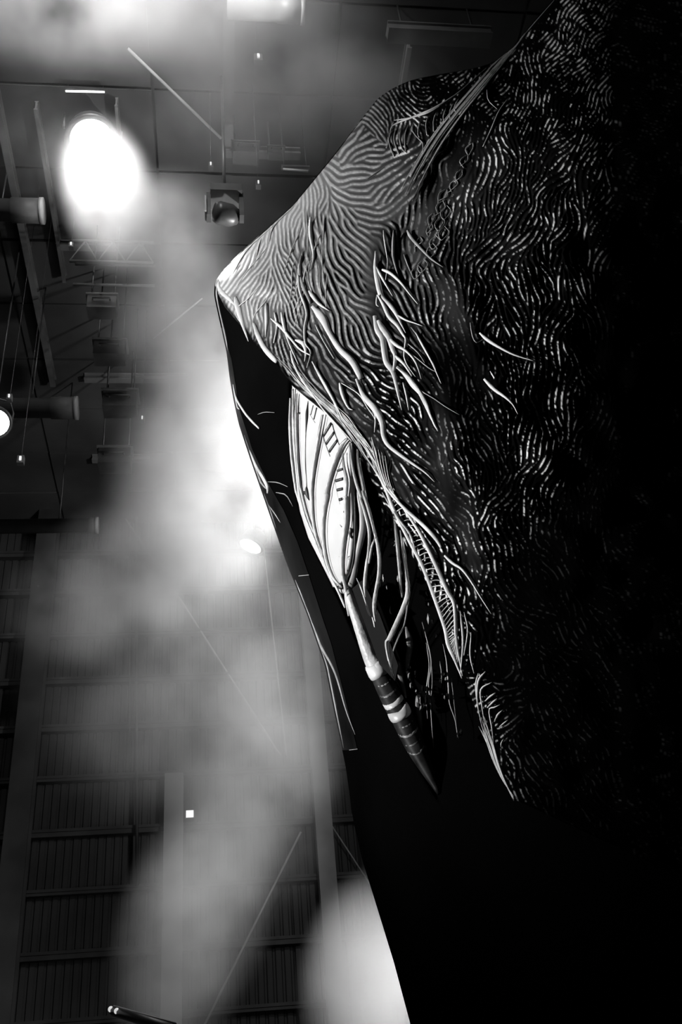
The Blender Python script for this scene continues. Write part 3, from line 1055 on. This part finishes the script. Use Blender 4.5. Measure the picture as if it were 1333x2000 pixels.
# the print: pale ridge crowns on black, more broken rightwards, with painted light falloff
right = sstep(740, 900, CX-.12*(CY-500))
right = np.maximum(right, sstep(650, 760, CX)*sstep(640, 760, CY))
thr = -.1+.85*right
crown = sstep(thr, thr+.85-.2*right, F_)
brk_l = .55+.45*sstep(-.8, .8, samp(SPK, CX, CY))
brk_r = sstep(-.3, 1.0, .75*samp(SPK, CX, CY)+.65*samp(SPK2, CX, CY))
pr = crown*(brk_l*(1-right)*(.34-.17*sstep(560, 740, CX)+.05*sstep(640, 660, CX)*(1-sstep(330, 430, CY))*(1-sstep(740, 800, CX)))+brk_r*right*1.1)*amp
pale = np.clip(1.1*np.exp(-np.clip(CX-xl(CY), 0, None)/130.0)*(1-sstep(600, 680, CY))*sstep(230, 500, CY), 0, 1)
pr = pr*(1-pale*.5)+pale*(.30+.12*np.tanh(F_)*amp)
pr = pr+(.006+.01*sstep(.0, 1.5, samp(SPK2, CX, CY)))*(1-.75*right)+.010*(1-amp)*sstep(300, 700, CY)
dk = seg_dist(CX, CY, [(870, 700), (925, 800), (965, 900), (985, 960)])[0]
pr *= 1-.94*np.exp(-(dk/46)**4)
pr *= 1-.985*sstep(-50, 70, CX-xb)  # light falling off to the right, put into the skin colour
pr *= 1-.97*low*(1-sstep(7, 15, o_))*(1-sstep(900, 1000, CY))      # shadow band along the lower edge, painted into the colour
pr = np.clip(pr*(1-TMASK*.55), .0008, .8)
skin = grid_mesh('draped_skin', pts, 'skin print and shade', None, True, attr=pr, drop=o_ < 1e-6)
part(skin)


def SK(x, y):
    """axial distance of the skin's smooth form (for what lies on it)"""
    x = np.asarray(x, float)
    y = np.asarray(y, float)
    o = x-xe(y)
    l = .055*sstep(0, 14, o)
    d, p, s = seg_dist(x, y, CREST)
    l = l+(.09-.075*sstep(.45, .9, p))*np.exp(-(d/np.where(s > 0, 55, 30))**2)*sstep(0, 20, o)
    d, _, _ = seg_dist(x, y, CREST2)
    l = l+.03*np.exp(-(d/45)**2)
    d, _, _ = seg_dist(x, y, VALLEY)
    l = l-.035*np.exp(-(d/60)**2)
    l = l+.012*samp(SPK3, x, y)*sstep(0, 60, o)*sstep(0, 60, x-xl(y))
    return H(x, y)-l


# ------------------------------------------------------------------ strands
def strand(name, ctrl, m, off=.01, surf=None, parent=None, n=None, sides=6, flat=1.0, wk=1.0):
    c = np.array([(q if len(q) > 2 else (*q, 3.0)) for q in ctrl], float)
    ln = np.sum(np.hypot(np.diff(c[:, 0]), np.diff(c[:, 1])))
    n = n or int(max(6, min(70, ln/7)))
    q = cr(c, n)
    q[:, 0] = np.maximum(q[:, 0], xl(q[:, 1])+3+q[:, 2]*.5)
    d = (surf or SK)(q[:, 0], q[:, 1])
    k = np.ones(7)/7
    if n > 12:
        dp = np.concatenate([np.full(3, d[0]), d, np.full(3, d[-1])])
        d = np.minimum(np.convolve(dp, k, 'valid'), d)
    pts_ = P(q[:, 0], q[:, 1], d-off)
    tt_ = np.linspace(0, 1, n)
    rad = np.maximum(q[:, 2], .7)*.5*d/FPX*(.5+.5*sstep(0, .15, tt_))*wk
    v, f = tube_vf(pts_, rad, sides, True, np.clip(5.0/max(q[:, 2].max(), 1), .25, 1), CF)
    o = link_mesh(name, v, f, m, None, True)
    return part(o, parent)


for c_ in roots_pale:
    strand('root_tendril', c_, 'root pale', .014, wk=1.25)
for c_ in roots_grey:
    strand('root_tendril', c_, 'root grey', .010)
# long fine hairs along the lower edge of the skin
for k in range(26):
    t0, t1 = RNG.uniform(690, 800), RNG.uniform(850, 960)
    a = RNG.uniform(15, 46)
    b = RNG.uniform(9, 34)
    yy = np.linspace(t0, t1, 7)
    c_ = [(float(xe(y))+a+(b-a)*j/6+RNG.uniform(-2, 2), y, 1.5 if 0 < j < 6 else .8) for j, y in enumerate(yy)]
    strand('edge_hair', c_, 'root pale' if k % 3 == 0 else 'root grey', .012, n=26, sides=5)
# fine hairs fanning over the shoulder
for k in range(24):
    x0, y0 = RNG.uniform(500, 640), RNG.uniform(400, 560)
    L_ = RNG.uniform(60, 130)
    an = RNG.uniform(.30, .75) if x0 < 570 else RNG.uniform(-.25, .35)
    c_ = [(x0-L_*t*math.sin(an)+RNG.uniform(-3, 3), y0+L_*t*math.cos(an), 1.8 if 0 < t < 1 else .8) for t in (0, .3, .6, 1)]
    c_ = [(max(x, float(xe(y))+6), y, w_) for x, y, w_ in c_]
    strand('shoulder_hair', c_, 'root pale', .012, n=18, sides=5)
# lattice strip of the skin below
latL = A_([(560, 470, 3), (640, 590, 4), (700, 690, 6), (770, 860, 7), (870, 1060, 7), (960, 1230, 9), (1040, 1440, 10), (1100, 1620, 9)])+G_([(735, 250, 8), (790, 380, 5), (845, 520, 2)])
latR = A_([(620, 380, 3), (700, 660, 4), (780, 770, 4), (920, 980, 6), (1010, 1150, 8), (1110, 1370, 9), (1160, 1470, 8), (1170, 1660, 7)])+G_([(800, 180, 6), (815, 300, 5), (850, 500, 2)])
strand('lattice_rail', latL, 'root pale', .016)
strand('lattice_rail', latR, 'root pale', .016)
strand('lattice_rail', A_([(700, 690, 5), (770, 775, 6), (860, 865, 7), (960, 955, 8), (1040, 1040, 8), (1075, 1100, 5)]), 'root pale', .02)
strand('lattice_rail', A_([(690, 740, 3), (790, 900, 5), (870, 1010, 4), (905, 1110, 3)]), 'root grey', .02)
qa, qb = cr(np.array(latL), 60), cr(np.array(latR), 60)
for k in range(6, 56):
    a, b = qa[k], qb[min(59, max(0, k-4))]
    mid = (a+b)/2
    strand('lattice_rung', [(a[0], a[1], 1.5), (mid[0]+2, mid[1]-3, 2.6 if k > 24 else 1.8), (b[0], b[1], 1.2)], 'root grey' if k % 3 else 'root pale', .008, n=7, sides=5)
for k in range(5):
    strand('lattice_rung', A_([(620+k*22, 420+k*20, 1.5), (655+k*20, 560+k*25, 2), (690+k*22, 660+k*28, 1.2)]), 'root pale', .016, n=9, sides=5)
# feathered tip of the skin
for p in [[(0, 560, 4), (14, 700, 5), (10, 800, 4), (0, 900, 2)], [(20, 560, 2), (40, 660, 3), (20, 800, 2)], [(60, 680, 2), (55, 800, 4), (75, 900, 1)],
          [(140, 890, 4), (100, 945, 5), (95, 1060, 3), (120, 1200, 1)], [(100, 900, 3), (85, 970, 3), (95, 1090, 1)], [(175, 950, 2), (115, 990, 4), (120, 1080, 3), (137, 1195, 1)],
          [(195, 1010, 2), (165, 1030, 4), (138, 1055, 2)], [(205, 1040, 1), (180, 1062, 4), (150, 1092, 2)], [(235, 1105, 1), (210, 1130, 5), (190, 1165, 1)],
          [(220, 1075, 1), (190, 1090, 3), (160, 1105, 3), (175, 1200, 3), (185, 1290, 2)], [(265, 1160, 1), (240, 1180, 3), (218, 1198, 1)], [(240, 1265, 1), (228, 1290, 3), (225, 1312, 1)]]:
    strand('feather_barb', Q_(p), 'root pale', .012)
for k in range(11):
    e = RNG.uniform(-1, 1)
    strand('feather_quill', Q_([(130+e*30+RNG.uniform(-6, 6), 1160+RNG.uniform(-30, 60), 1), (175+e*26, 1300, 3), (205+e*18, 1400, 3.4), (245+e*8, 1500, 2.4), (298+e*1.5, 1612-abs(e)*30, .8)]), 'root pale', .014, n=24, sides=5)
# fine strands along the crest towards the top
for k in range(22):
    e = RNG.uniform(-1, 1)
    s0, s1 = RNG.choice([(0, .55), (0, .4), (.15, .7), (.3, .82), (.35, .85)])
    base = cr(np.array(CREST[:9], float), 50)
    q = base[int(s0*49):int(s1*49)+1]
    tt = np.linspace(0, 1, len(q))
    wob = e*(4+16*(s0+(s1-s0)*tt))+RNG.uniform(-2, 2)
    c_ = [(x+o1*.7, y+o1*.7, .8+1.6*math.sin(math.pi*t)) for (x, y), o1, t in zip(q, wob, tt)][::3]
    strand('crest_strand', c_, 'root grey' if k % 2 else 'root pale', .012, n=30, sides=5)
# ribs between crest and the fold behind it
strand('fold_spine', T_([(270, 540, 2), (300, 480, 3), (420, 430, 4), (560, 370, 4), (700, 285, 3), (800, 200, 2), (900, 110, 1)]), 'root grey', .015)
strand('fold_spine', T_([(300, 450, 2), (400, 435, 3), (520, 400, 3), (610, 350, 1)]), 'root grey', .02)
for p in [[(285, 520), (265, 580), (285, 650), (300, 685)], [(310, 510), (300, 580), (330, 670)], [(350, 495), (335, 570), (355, 640), (380, 660)], [(390, 480), (370, 560), (375, 650)],
          [(425, 465), (420, 520), (470, 580), (488, 600), (487, 660)], [(470, 450), (455, 530), (465, 560)], [(520, 430), (508, 480), (515, 545)], [(575, 400), (558, 450), (558, 520)],
          [(640, 370), (622, 420), (625, 465)], [(685, 340), (665, 390), (665, 440)], [(720, 310), (695, 360), (700, 395)], [(260, 560), (262, 600), (250, 630)]]:
    strand('fold_rib', T_([(x, y, 2.2) for x, y in p]), 'root grey', .016)
for k in range(9):        # cell chain right of the valley
    t = k/8
    x, y = 925-100*t+RNG.uniform(-6, 6), 285+170*t+RNG.uniform(-7, 7)
    for sx in (-1, 1):
        strand('chain_cell', [(x, y, 1.5), (x+sx*RNG.uniform(4, 11)-5, y+RNG.uniform(9, 17), 2.2), (x-12+RNG.uniform(-5, 5), y+RNG.uniform(20, 32), 1.2)], 'root grey', .010, n=8, sides=5)
for k in range(7):
    x, y = 880-58*k/6+RNG.uniform(-9, 9), 400+120*k/6+RNG.uniform(-6, 6)
    strand('chain_cell', [(x, y, 1.5), (x-12, y+14, 2.2), (x-6, y+28, 1.5), (x+8, y+12, 1.5), (x, y, 1.2)], 'root grey', .010, n=12, sides=5)
strand('slit', [(715, 352, 1), (735, 338, 2.5), (752, 326, 1)], 'vine groove', .022, n=8)

# roots printed on the dark body left of the opening
strand('body_root', S_([(165, 1170, 3), (200, 1250, 5), (260, 1350, 5), (310, 1410, 5), (355, 1455, 4)]), 'root pale', .016, H)
strand('body_root', S_([(180, 1240, 3), (205, 1310, 4), (225, 1330, 1)]), 'root pale', .016, H)
strand('body_root', S_([(345, 1365, 1), (390, 1350, 1.6), (455, 1352, 1)]), 'root grey', .012, H)
K_ = lambda p: zc(400, 850, 3.078, p)
for p, m in [([(270, 90, 3), (310, 180, 7), (350, 250, 8), (380, 310, 8), (378, 350, 3)], 'root pale'), ([(300, 190, 4), (330, 270, 6), (370, 320, 3)], 'root grey'),
             ([(380, 280, 1.5), (440, 285, 2), (500, 310, 1)], 'root grey'), ([(430, 345, 2), (490, 360, 2.4), (530, 428, 1)], 'root grey'),
             ([(385, 420, 2), (425, 475, 3), (455, 525, 1)], 'root grey'), ([(590, 1120, 3), (650, 1200, 6), (720, 1300, 7), (790, 1440, 5), (850, 1650, 3), (905, 1800, 1)], 'root grey'),
             ([(680, 1310, 3), (700, 1420, 5), (740, 1600, 5), (790, 1740, 4), (835, 1880, 1)], 'root grey'), ([(500, 870, 2), (540, 950, 4), (600, 1080, 3), (650, 1250, 3), (690, 1350, 1)], 'root grey'),
             ([(350, 350, 2), (375, 460, 4), (405, 560, 2)], 'root dim'), ([(225, 0, 2), (275, 130, 4), (320, 280, 2)], 'root dim')]:
    strand('body_root', K_(p), m, .02, H)
# little curl at the shoulder
strand('shoulder_curl', S_([(75, 490, 3), (55, 560, 5), (70, 650, 4), (100, 740, 4), (125, 850, 5), (145, 950, 1)]), 'root grey', .012, H)
strand('shoulder_fold', S_([(85, 500, 8), (110, 560, 12), (160, 610, 8), (205, 660, 3)]), 'root pale', .01)

# ------------------------------------------------------------------ clock dial in the opening
def DI(x, y):
    return H(x, y)+.045


_dr = np.array([(745, 640), (800, 672), (860, 692), (900, 690), (960, 689), (1010, 693), (1040, 694), (1077, 691), (1100, 687), (1118, 682), (1130, 676), (1138, 670), (1146, 662)], float)
yy = np.linspace(742, 1146, 110)
X = lx(yy)[:, None]-4+(np.interp(yy, _dr[:, 0], _dr[:, 1])-lx(yy)+4)[:, None]*np.linspace(0, 1, 40)[None, :]
Y = np.repeat(yy[:, None], 40, 1)
dial = grid_mesh('clock_dial', P(X, Y, DI(X, Y)), 'dial enamel')
sd = dial.modifiers.new('thickness', 'SOLIDIFY')
sd.thickness = .03
sd.offset = 0
part(dial)
dial['label'] = 'white enamel clock dial with black Roman numerals'


def ink(name, p, m='numeral ink', off=.022):
    return strand(name, p, m, off, DI, dial, sides=6, flat=1, wk=1.35)


def numeral(strokes):
    mb_v, mb_f = [], []
    for s_ in strokes:
        c = np.array(E_(s_), float)
        n = 6
        q = cr(c, n) if len(c) > 2 else c[0]+(c[1]-c[0])*np.linspace(0, 1, n)[:, None]
        d = DI(q[:, 0], q[:, 1])
        v, f = tube_vf(P(q[:, 0], q[:, 1], d-.020), np.maximum(q[:, 2], .8)*.85*d/FPX, 6)
        k = len(mb_v)
        mb_v += v
        mb_f += [tuple(i+k for i in t) for t in f]
    o = link_mesh('numeral', mb_v, mb_f, 'numeral ink', None, True)
    return part(o, dial)


numeral([[(306, 205, 2), (303, 445, 2)], [(285, 452, 3), (320, 448, 3)]])
numeral([[(487, 345, 2.4), (455, 470, 2.4)], [(532, 375, 2.8), (495, 530, 2.8)], [(443, 462, 1.6), (478, 520, 1.6), (512, 572, 1.6)]])
numeral([[(722, 578, 4.2), (622, 742, 4.2)], [(760, 695, 4.2), (655, 850, 4.2)], [(803, 798, 4.2), (695, 950, 4.2)], [(603, 708, 2), (640, 830, 2), (705, 1012, 1.5)], [(733, 588, 2), (760, 690, 2), (825, 865, 1.5)]])
numeral([[(800, 1197, 3.4), (872, 1172, 3.4)], [(778, 1328, 4), (875, 1300, 4)], [(798, 1448, 4), (872, 1430, 4)], [(825, 1575, 4), (866, 1562, 4)], [(770, 1340, 1.5), (795, 1470, 1.5), (835, 1635, 1.5)]])
numeral([[(575, 260+740*0+1800, 2.5), (625, 1890, 2.5)], [(800, 2070, 1.2), (770, 2240, 1.2)]] if False else [[(905, 1690, 1.6), (915, 1730, 2.4)], [(895, 1725, 3), (880, 1735, 2)]])
for p in [[(580, 355), (605, 385)], [(535, 715), (575, 790)], [(555, 680), (578, 712)], [(670, 690), (680, 740)], [(665, 720), (690, 700)]]:
    ink('dial_mark', F2([(p[0][0], p[0][1], 1.6), (p[1][0], p[1][1], 2.2)]))
DIG = {'1': [[(.4, .1), (.6, 0), (.6, 1)]], '0': [[(.5, 0), (.15, .25), (.15, .75), (.5, 1), (.85, .75), (.85, .25), (.5, 0)]],
       '5': [[(.85, 0), (.25, 0), (.2, .45), (.7, .42), (.85, .7), (.6, 1), (.2, .92)]], '2': [[(.2, .2), (.5, 0), (.8, .2), (.75, .45), (.2, 1), (.85, 1)]]}
for txt, ox, oy, ex, ey, fx, fy in [('10', 470, 755, 16, 10, 4, 66), ('15', 585, 1065, 18, 22, 6, 52)]:
    for i, chh in enumerate(txt):
        for st in DIG[chh]:
            ink('minute_digit', E_([(ox+(i+u_)*ex*1.2+v_*fx, oy+(i+u_)*ey+v_*fy, 1.0) for u_, v_ in st]), 'faint ink')
for i, chh in enumerate('25'):
    for st in DIG[chh]:
        ink('minute_digit', F2([(480+(i+u_)*14, 585+(i+u_)*10+v_*34, 1.0) for u_, v_ in st]), 'faint ink')
ink('dial_ring', E_([(285, 560, 3), (330, 520, 3), (400, 535, 3), (470, 610, 3), (530, 700, 3), (590, 860, 3), (640, 1000, 3), (675, 1130, 3), (700, 1260, 2)]), 'faint ink', .012)
ink('dial_ring', E_([(430, 860, 2), (480, 950, 2), (545, 1110, 3), (590, 1230, 3), (615, 1340, 3), (625, 1470, 2)]), 'faint ink', .012)
ink('dial_ring', F2([(440, 640, 2), (480, 690, 2), (530, 680, 2), (570, 640, 2)]), 'faint ink', .012)
hand = ink('clock_hand', E_([(412, 285, 1), (402, 430, 4.5), (398, 520, 4.5), (385, 700, 1.3), (380, 950, 1.2), (383, 1150, 2), (395, 1300, 1.6), (400, 1420, 2.5)]), off=.028)
ink('clock_hand', E_([(255, 1465, 1), (330, 1472, 1.5), (370, 1482, 6), (410, 1480, 6)]), off=.03)
ink('clock_hand', E_([(395, 1400, 4), (405, 1450, 7), (415, 1510, 8), (432, 1580, 2)]), off=.03)
ink('clock_hand', F2([(690, 395, 3), (705, 420, 5), (690, 460, 5), (712, 515, 1)]), off=.03)
ink('dial_case_arc', F2([(505, 1005, 2), (545, 1035, 4), (592, 1045, 4)]), 'numeral ink', .02).name = 'dial_rim_line'  # dark arc of the watch case ring
# watch case around the dial
strand('dial_case', F2([(765, -60, 6), (790, 60, 10), (825, 230, 13), (830, 400, 14), (800, 560, 12), (765, 720, 10), (740, 880, 11), (705, 1000, 13), (660, 1080, 13), (600, 1075, 10), (545, 1040, 5)]), 'crescent grey', .0, DI)
strand('dial_case', F2([(735, 0, 3), (748, 250, 4), (745, 480, 4), (735, 680, 4), (705, 850, 4), (665, 935, 3), (655, 990, 2)]), 'numeral ink', .02, DI)

# vines over the dial: each a pale cord with dark grooves along it
VL = lambda x, y: H(x, y)+.0
vines = [
    E_([(215, 130, 6), (225, 500, 8), (245, 900, 8), (290, 1350, 8)])+F2([(150, 60, 8), (215, 290, 8), (310, 520, 8), (400, 740, 7), (470, 900, 6), (560, 1080, 5), (640, 1260, 5)]),
    E_([(180, 250, 5), (178, 600, 6), (200, 1000, 6), (250, 1400, 6)])+F2([(120, 40, 6), (190, 250, 6), (285, 480, 5), (390, 720, 5), (450, 880, 4)]),
    E_([(265, 190, 4), (255, 500, 5), (270, 900, 5), (300, 1300, 5)])+F2([(175, 60, 5), (240, 300, 5), (330, 520, 4), (400, 690, 3)]),
    E_([(605, 465, 6), (555, 750, 7), (505, 1050, 7), (465, 1350, 7), (462, 1560, 7)])+F2([(275, 60, 7), (285, 270, 7), (320, 470, 6), (380, 650, 5), (430, 800, 4)]),
    E_([(930, 775, 9), (850, 870, 10), (770, 1060, 9), (700, 1280, 9), (655, 1480, 9)])+F2([(440, 40, 9), (405, 250, 8), (400, 480, 8), (425, 700, 8), (480, 880, 7), (540, 980, 5), (600, 1040, 4)]),
    E_([(865, 960, 5), (885, 1150, 6), (920, 1340, 7), (900, 1560, 8)])+F2([(645, 60, 9), (650, 300, 9), (625, 500, 9), (605, 700, 9), (610, 900, 8), (640, 1040, 7), (650, 1180, 6), (680, 1350, 5)]),
    E_([(955, 830, 5), (985, 1100, 6), (1040, 1350, 7), (1110, 1560, 7)])+F2([(800, 70, 6), (860, 260, 7), (900, 450, 7), (890, 650, 6), (870, 800, 7), (850, 1000, 7), (860, 1160, 4)]),
    E_([(1060, 905, 6), (1070, 1120, 6), (1130, 1420, 6)])+F2([(830, 20, 6), (890, 200, 7), (960, 450, 7), (1005, 680, 8), (1005, 900, 8), (955, 1230, 9), (985, 1450, 6), (1010, 1640, 2)]),
    E_([(1090, 1030, 3), (1120, 1250, 3), (1180, 1560, 3)])+F2([(860, 60, 3), (925, 280, 4), (960, 480, 4), (925, 600, 5), (895, 780, 5)]),
    F2([(1170, 270, 5), (1195, 500, 7), (1215, 720, 7), (1235, 960, 6), (1255, 1150, 3)]),
    F2([(1235, 420, 4), (1270, 650, 6), (1300, 850, 7), (1320, 1080, 10), (1285, 1220, 10), (1200, 1420, 10), (1120, 1600, 11)])+G_([(235, 240, 9), (255, 380, 6), (290, 520, 2)]),
    F2([(1265, 500, 3), (1290, 700, 4), (1310, 900, 4), (1330, 1060, 4)])+G_([(380, 60, 3), (330, 180, 4), (285, 300, 4), (270, 420, 2)]),
    F2([(760, 940, 3), (810, 1050, 4), (860, 1200, 4), (900, 1330, 3)])+G_([(145, 60, 5), (165, 160, 4), (185, 260, 1)]),
    G_([(115, 0, 6), (135, 60, 7), (150, 140, 5), (185, 255, 1)]),
]
for i, c_ in enumerate(vines):
    c_ = [q for q in c_]
    vn = strand('vine', c_, 'vine bark', .0, VL, n=60, sides=8)
    for e in (-.42, .30):
        gq = [(x+w_*e, y, max(.8, w_*.2)) for x, y, w_ in c_]
        v_ = strand('vine_groove', gq, 'vine groove', .008+.0, VL, vn, n=60, sides=4)

# strap and trunk below the dial
b = [(688, 1150), (708, 1133), (742, 1200), (778, 1300), (772, 1330), (742, 1298), (716, 1225)]
v = [P(x, y, H(x, y)-.005) for x, y in b]+[P(x, y, H(x, y)+.03) for x, y in b]
n = len(b)
f = [tuple(range(n)), tuple(range(2*n-1, n-1, -1))]+[(i, i+n, (i+1) % n+n, (i+1) % n) for i in range(n)]
part(link_mesh('strap', v, f, 'strap dark'))
TR = np.array([(676, 1150, 14), (690, 1190, 22), (708, 1240, 28), (724, 1285, 32), (742, 1320, 38), (764, 1365, 42), (786, 1405, 44), (806, 1450, 40), (828, 1495, 28), (856, 1550, 8)], float)
q = cr(TR, 60)
dt_ = H(q[:, 0], q[:, 1])+.02
v, f = tube_vf(P(q[:, 0]+2, q[:, 1], dt_)[24:], (q[:, 2]*.5*dt_/FPX)[24:], 18)
trunk = part(link_mesh('twisted_trunk', v, f, 'trunk print', None, True))
v, f = tube_vf(P(q[:, 0]+2, q[:, 1], dt_)[:27], (q[:, 2]*.5*dt_/FPX)[:27], 18)
part(link_mesh('bare_wood', v, f, 'trunk fibre', None, True), trunk)
# coils wound round the trunk
axis = P(q[:, 0]+2, q[:, 1], dt_)
tang = np.gradient(axis, axis=0)
tang /= np.linalg.norm(tang, axis=1)[:, None]
for k, (i0, wd, m) in enumerate([(25, 28, 'coil pale'), (29, 6, 'root grey'), (32, 7, 'root dim'), (35.2, 11, 'coil pale'), (38.6, 18, 'coil pale'), (41.5, 5, 'root grey'), (44, 6, 'root grey'), (46.5, 4, 'root dim'), (49, 4, 'root dim')]):
    pp = []
    for j in range(30):
        ph = -2.6+5.2*j/29
        ii = min(59, max(0, i0+3.2*math.cos(ph)-2.0))
        i1 = int(ii)
        c = axis[i1]+(axis[min(59, i1+1)]-axis[i1])*(ii-i1)
        tg = tang[i1]
        a = np.cross(tg, CF)
        a /= np.linalg.norm(a)
        bb = np.cross(a, tg)
        rr = q[i1, 2]*.5*dt_[i1]/FPX
        sgn_ = -1 if np.dot(bb, CF) > 0 else 1
        pp.append(c+(a*math.sin(ph)+bb*sgn_*math.cos(ph))*rr*.93)
    tap = np.sin(np.linspace(.12, math.pi-.12, 30))
    v, f = tube_vf(pp, wd*.5*5.2/FPX*tap*.42, 10, True, 2.4, tang[int(i0)])
    part(link_mesh('coil', v, f, m, None, True), trunk)

# dark strands and crumpled foil deep in the opening
CV = lambda x, y: H(x, y)+.12
for p, m in [([(520, 60, 2), (570, 240, 3), (598, 400, 4), (575, 560, 3), (590, 720, 3), (600, 900, 2), (615, 1090, 1)], 'root grey'), ([(555, 230, 2), (580, 420, 3), (555, 640, 3), (565, 850, 1)], 'root grey'),
             ([(690, 240, 2), (720, 380, 3), (735, 560, 4), (745, 720, 3), (790, 860, 2), (810, 1000, 1)], 'root grey'), ([(665, 380, 3), (680, 470, 3), (678, 560, 1)], 'root dim'),
             ([(760, 520, 2), (775, 650, 2), (800, 900, 1)], 'root dim'), ([(600, 400, 3), (605, 560, 3), (590, 700, 2)], 'root dim'), ([(480, 660, 8), (495, 800, 12), (520, 960, 2)], 'root dim'),
             ([(330, 380, 10), (350, 520, 12), (390, 680, 3)], 'root dim'), ([(390, 100, 8), (420, 240, 14), (400, 420, 10), (430, 560, 2)], 'root dim')]:
    strand('cavity_strand', G_(p), m, 0, CV)
for x0, y0, x1, y1, nn in [(745, 940, 800, 1180, 26), (830, 1150, 850, 1260, 7), (795, 1300, 830, 1380, 22), (725, 1020, 760, 1200, 9), (800, 1450, 870, 1470, 5), (850, 1280, 900, 1450, 10)]:
    for k in range(nn):
        t = RNG.random()
        x, y = x0+(x1-x0)*t+RNG.uniform(-10, 10), y0+(y1-y0)*t+RNG.uniform(-8, 8)
        s = RNG.uniform(3, 8)
        a = RNG.uniform(0, 6.28)
        dz = CV(x, y)
        pv = []
        for j in range(5):
            an = a+j*2*math.pi/5
            rr = s*RNG.uniform(.5, 1.2)
            pv.append(P(x+rr*math.cos(an)*.6, y+rr*math.sin(an)*1.3, dz-RNG.uniform(0, .05)))
        pv.append(P(x, y, dz-.07))
        part(link_mesh('foil_scrap', pv, [(j, (j+1) % 5, 5) for j in range(5)]+[(4, 3, 2, 1, 0)], 'foil black' if k % 4 else 'root grey'))
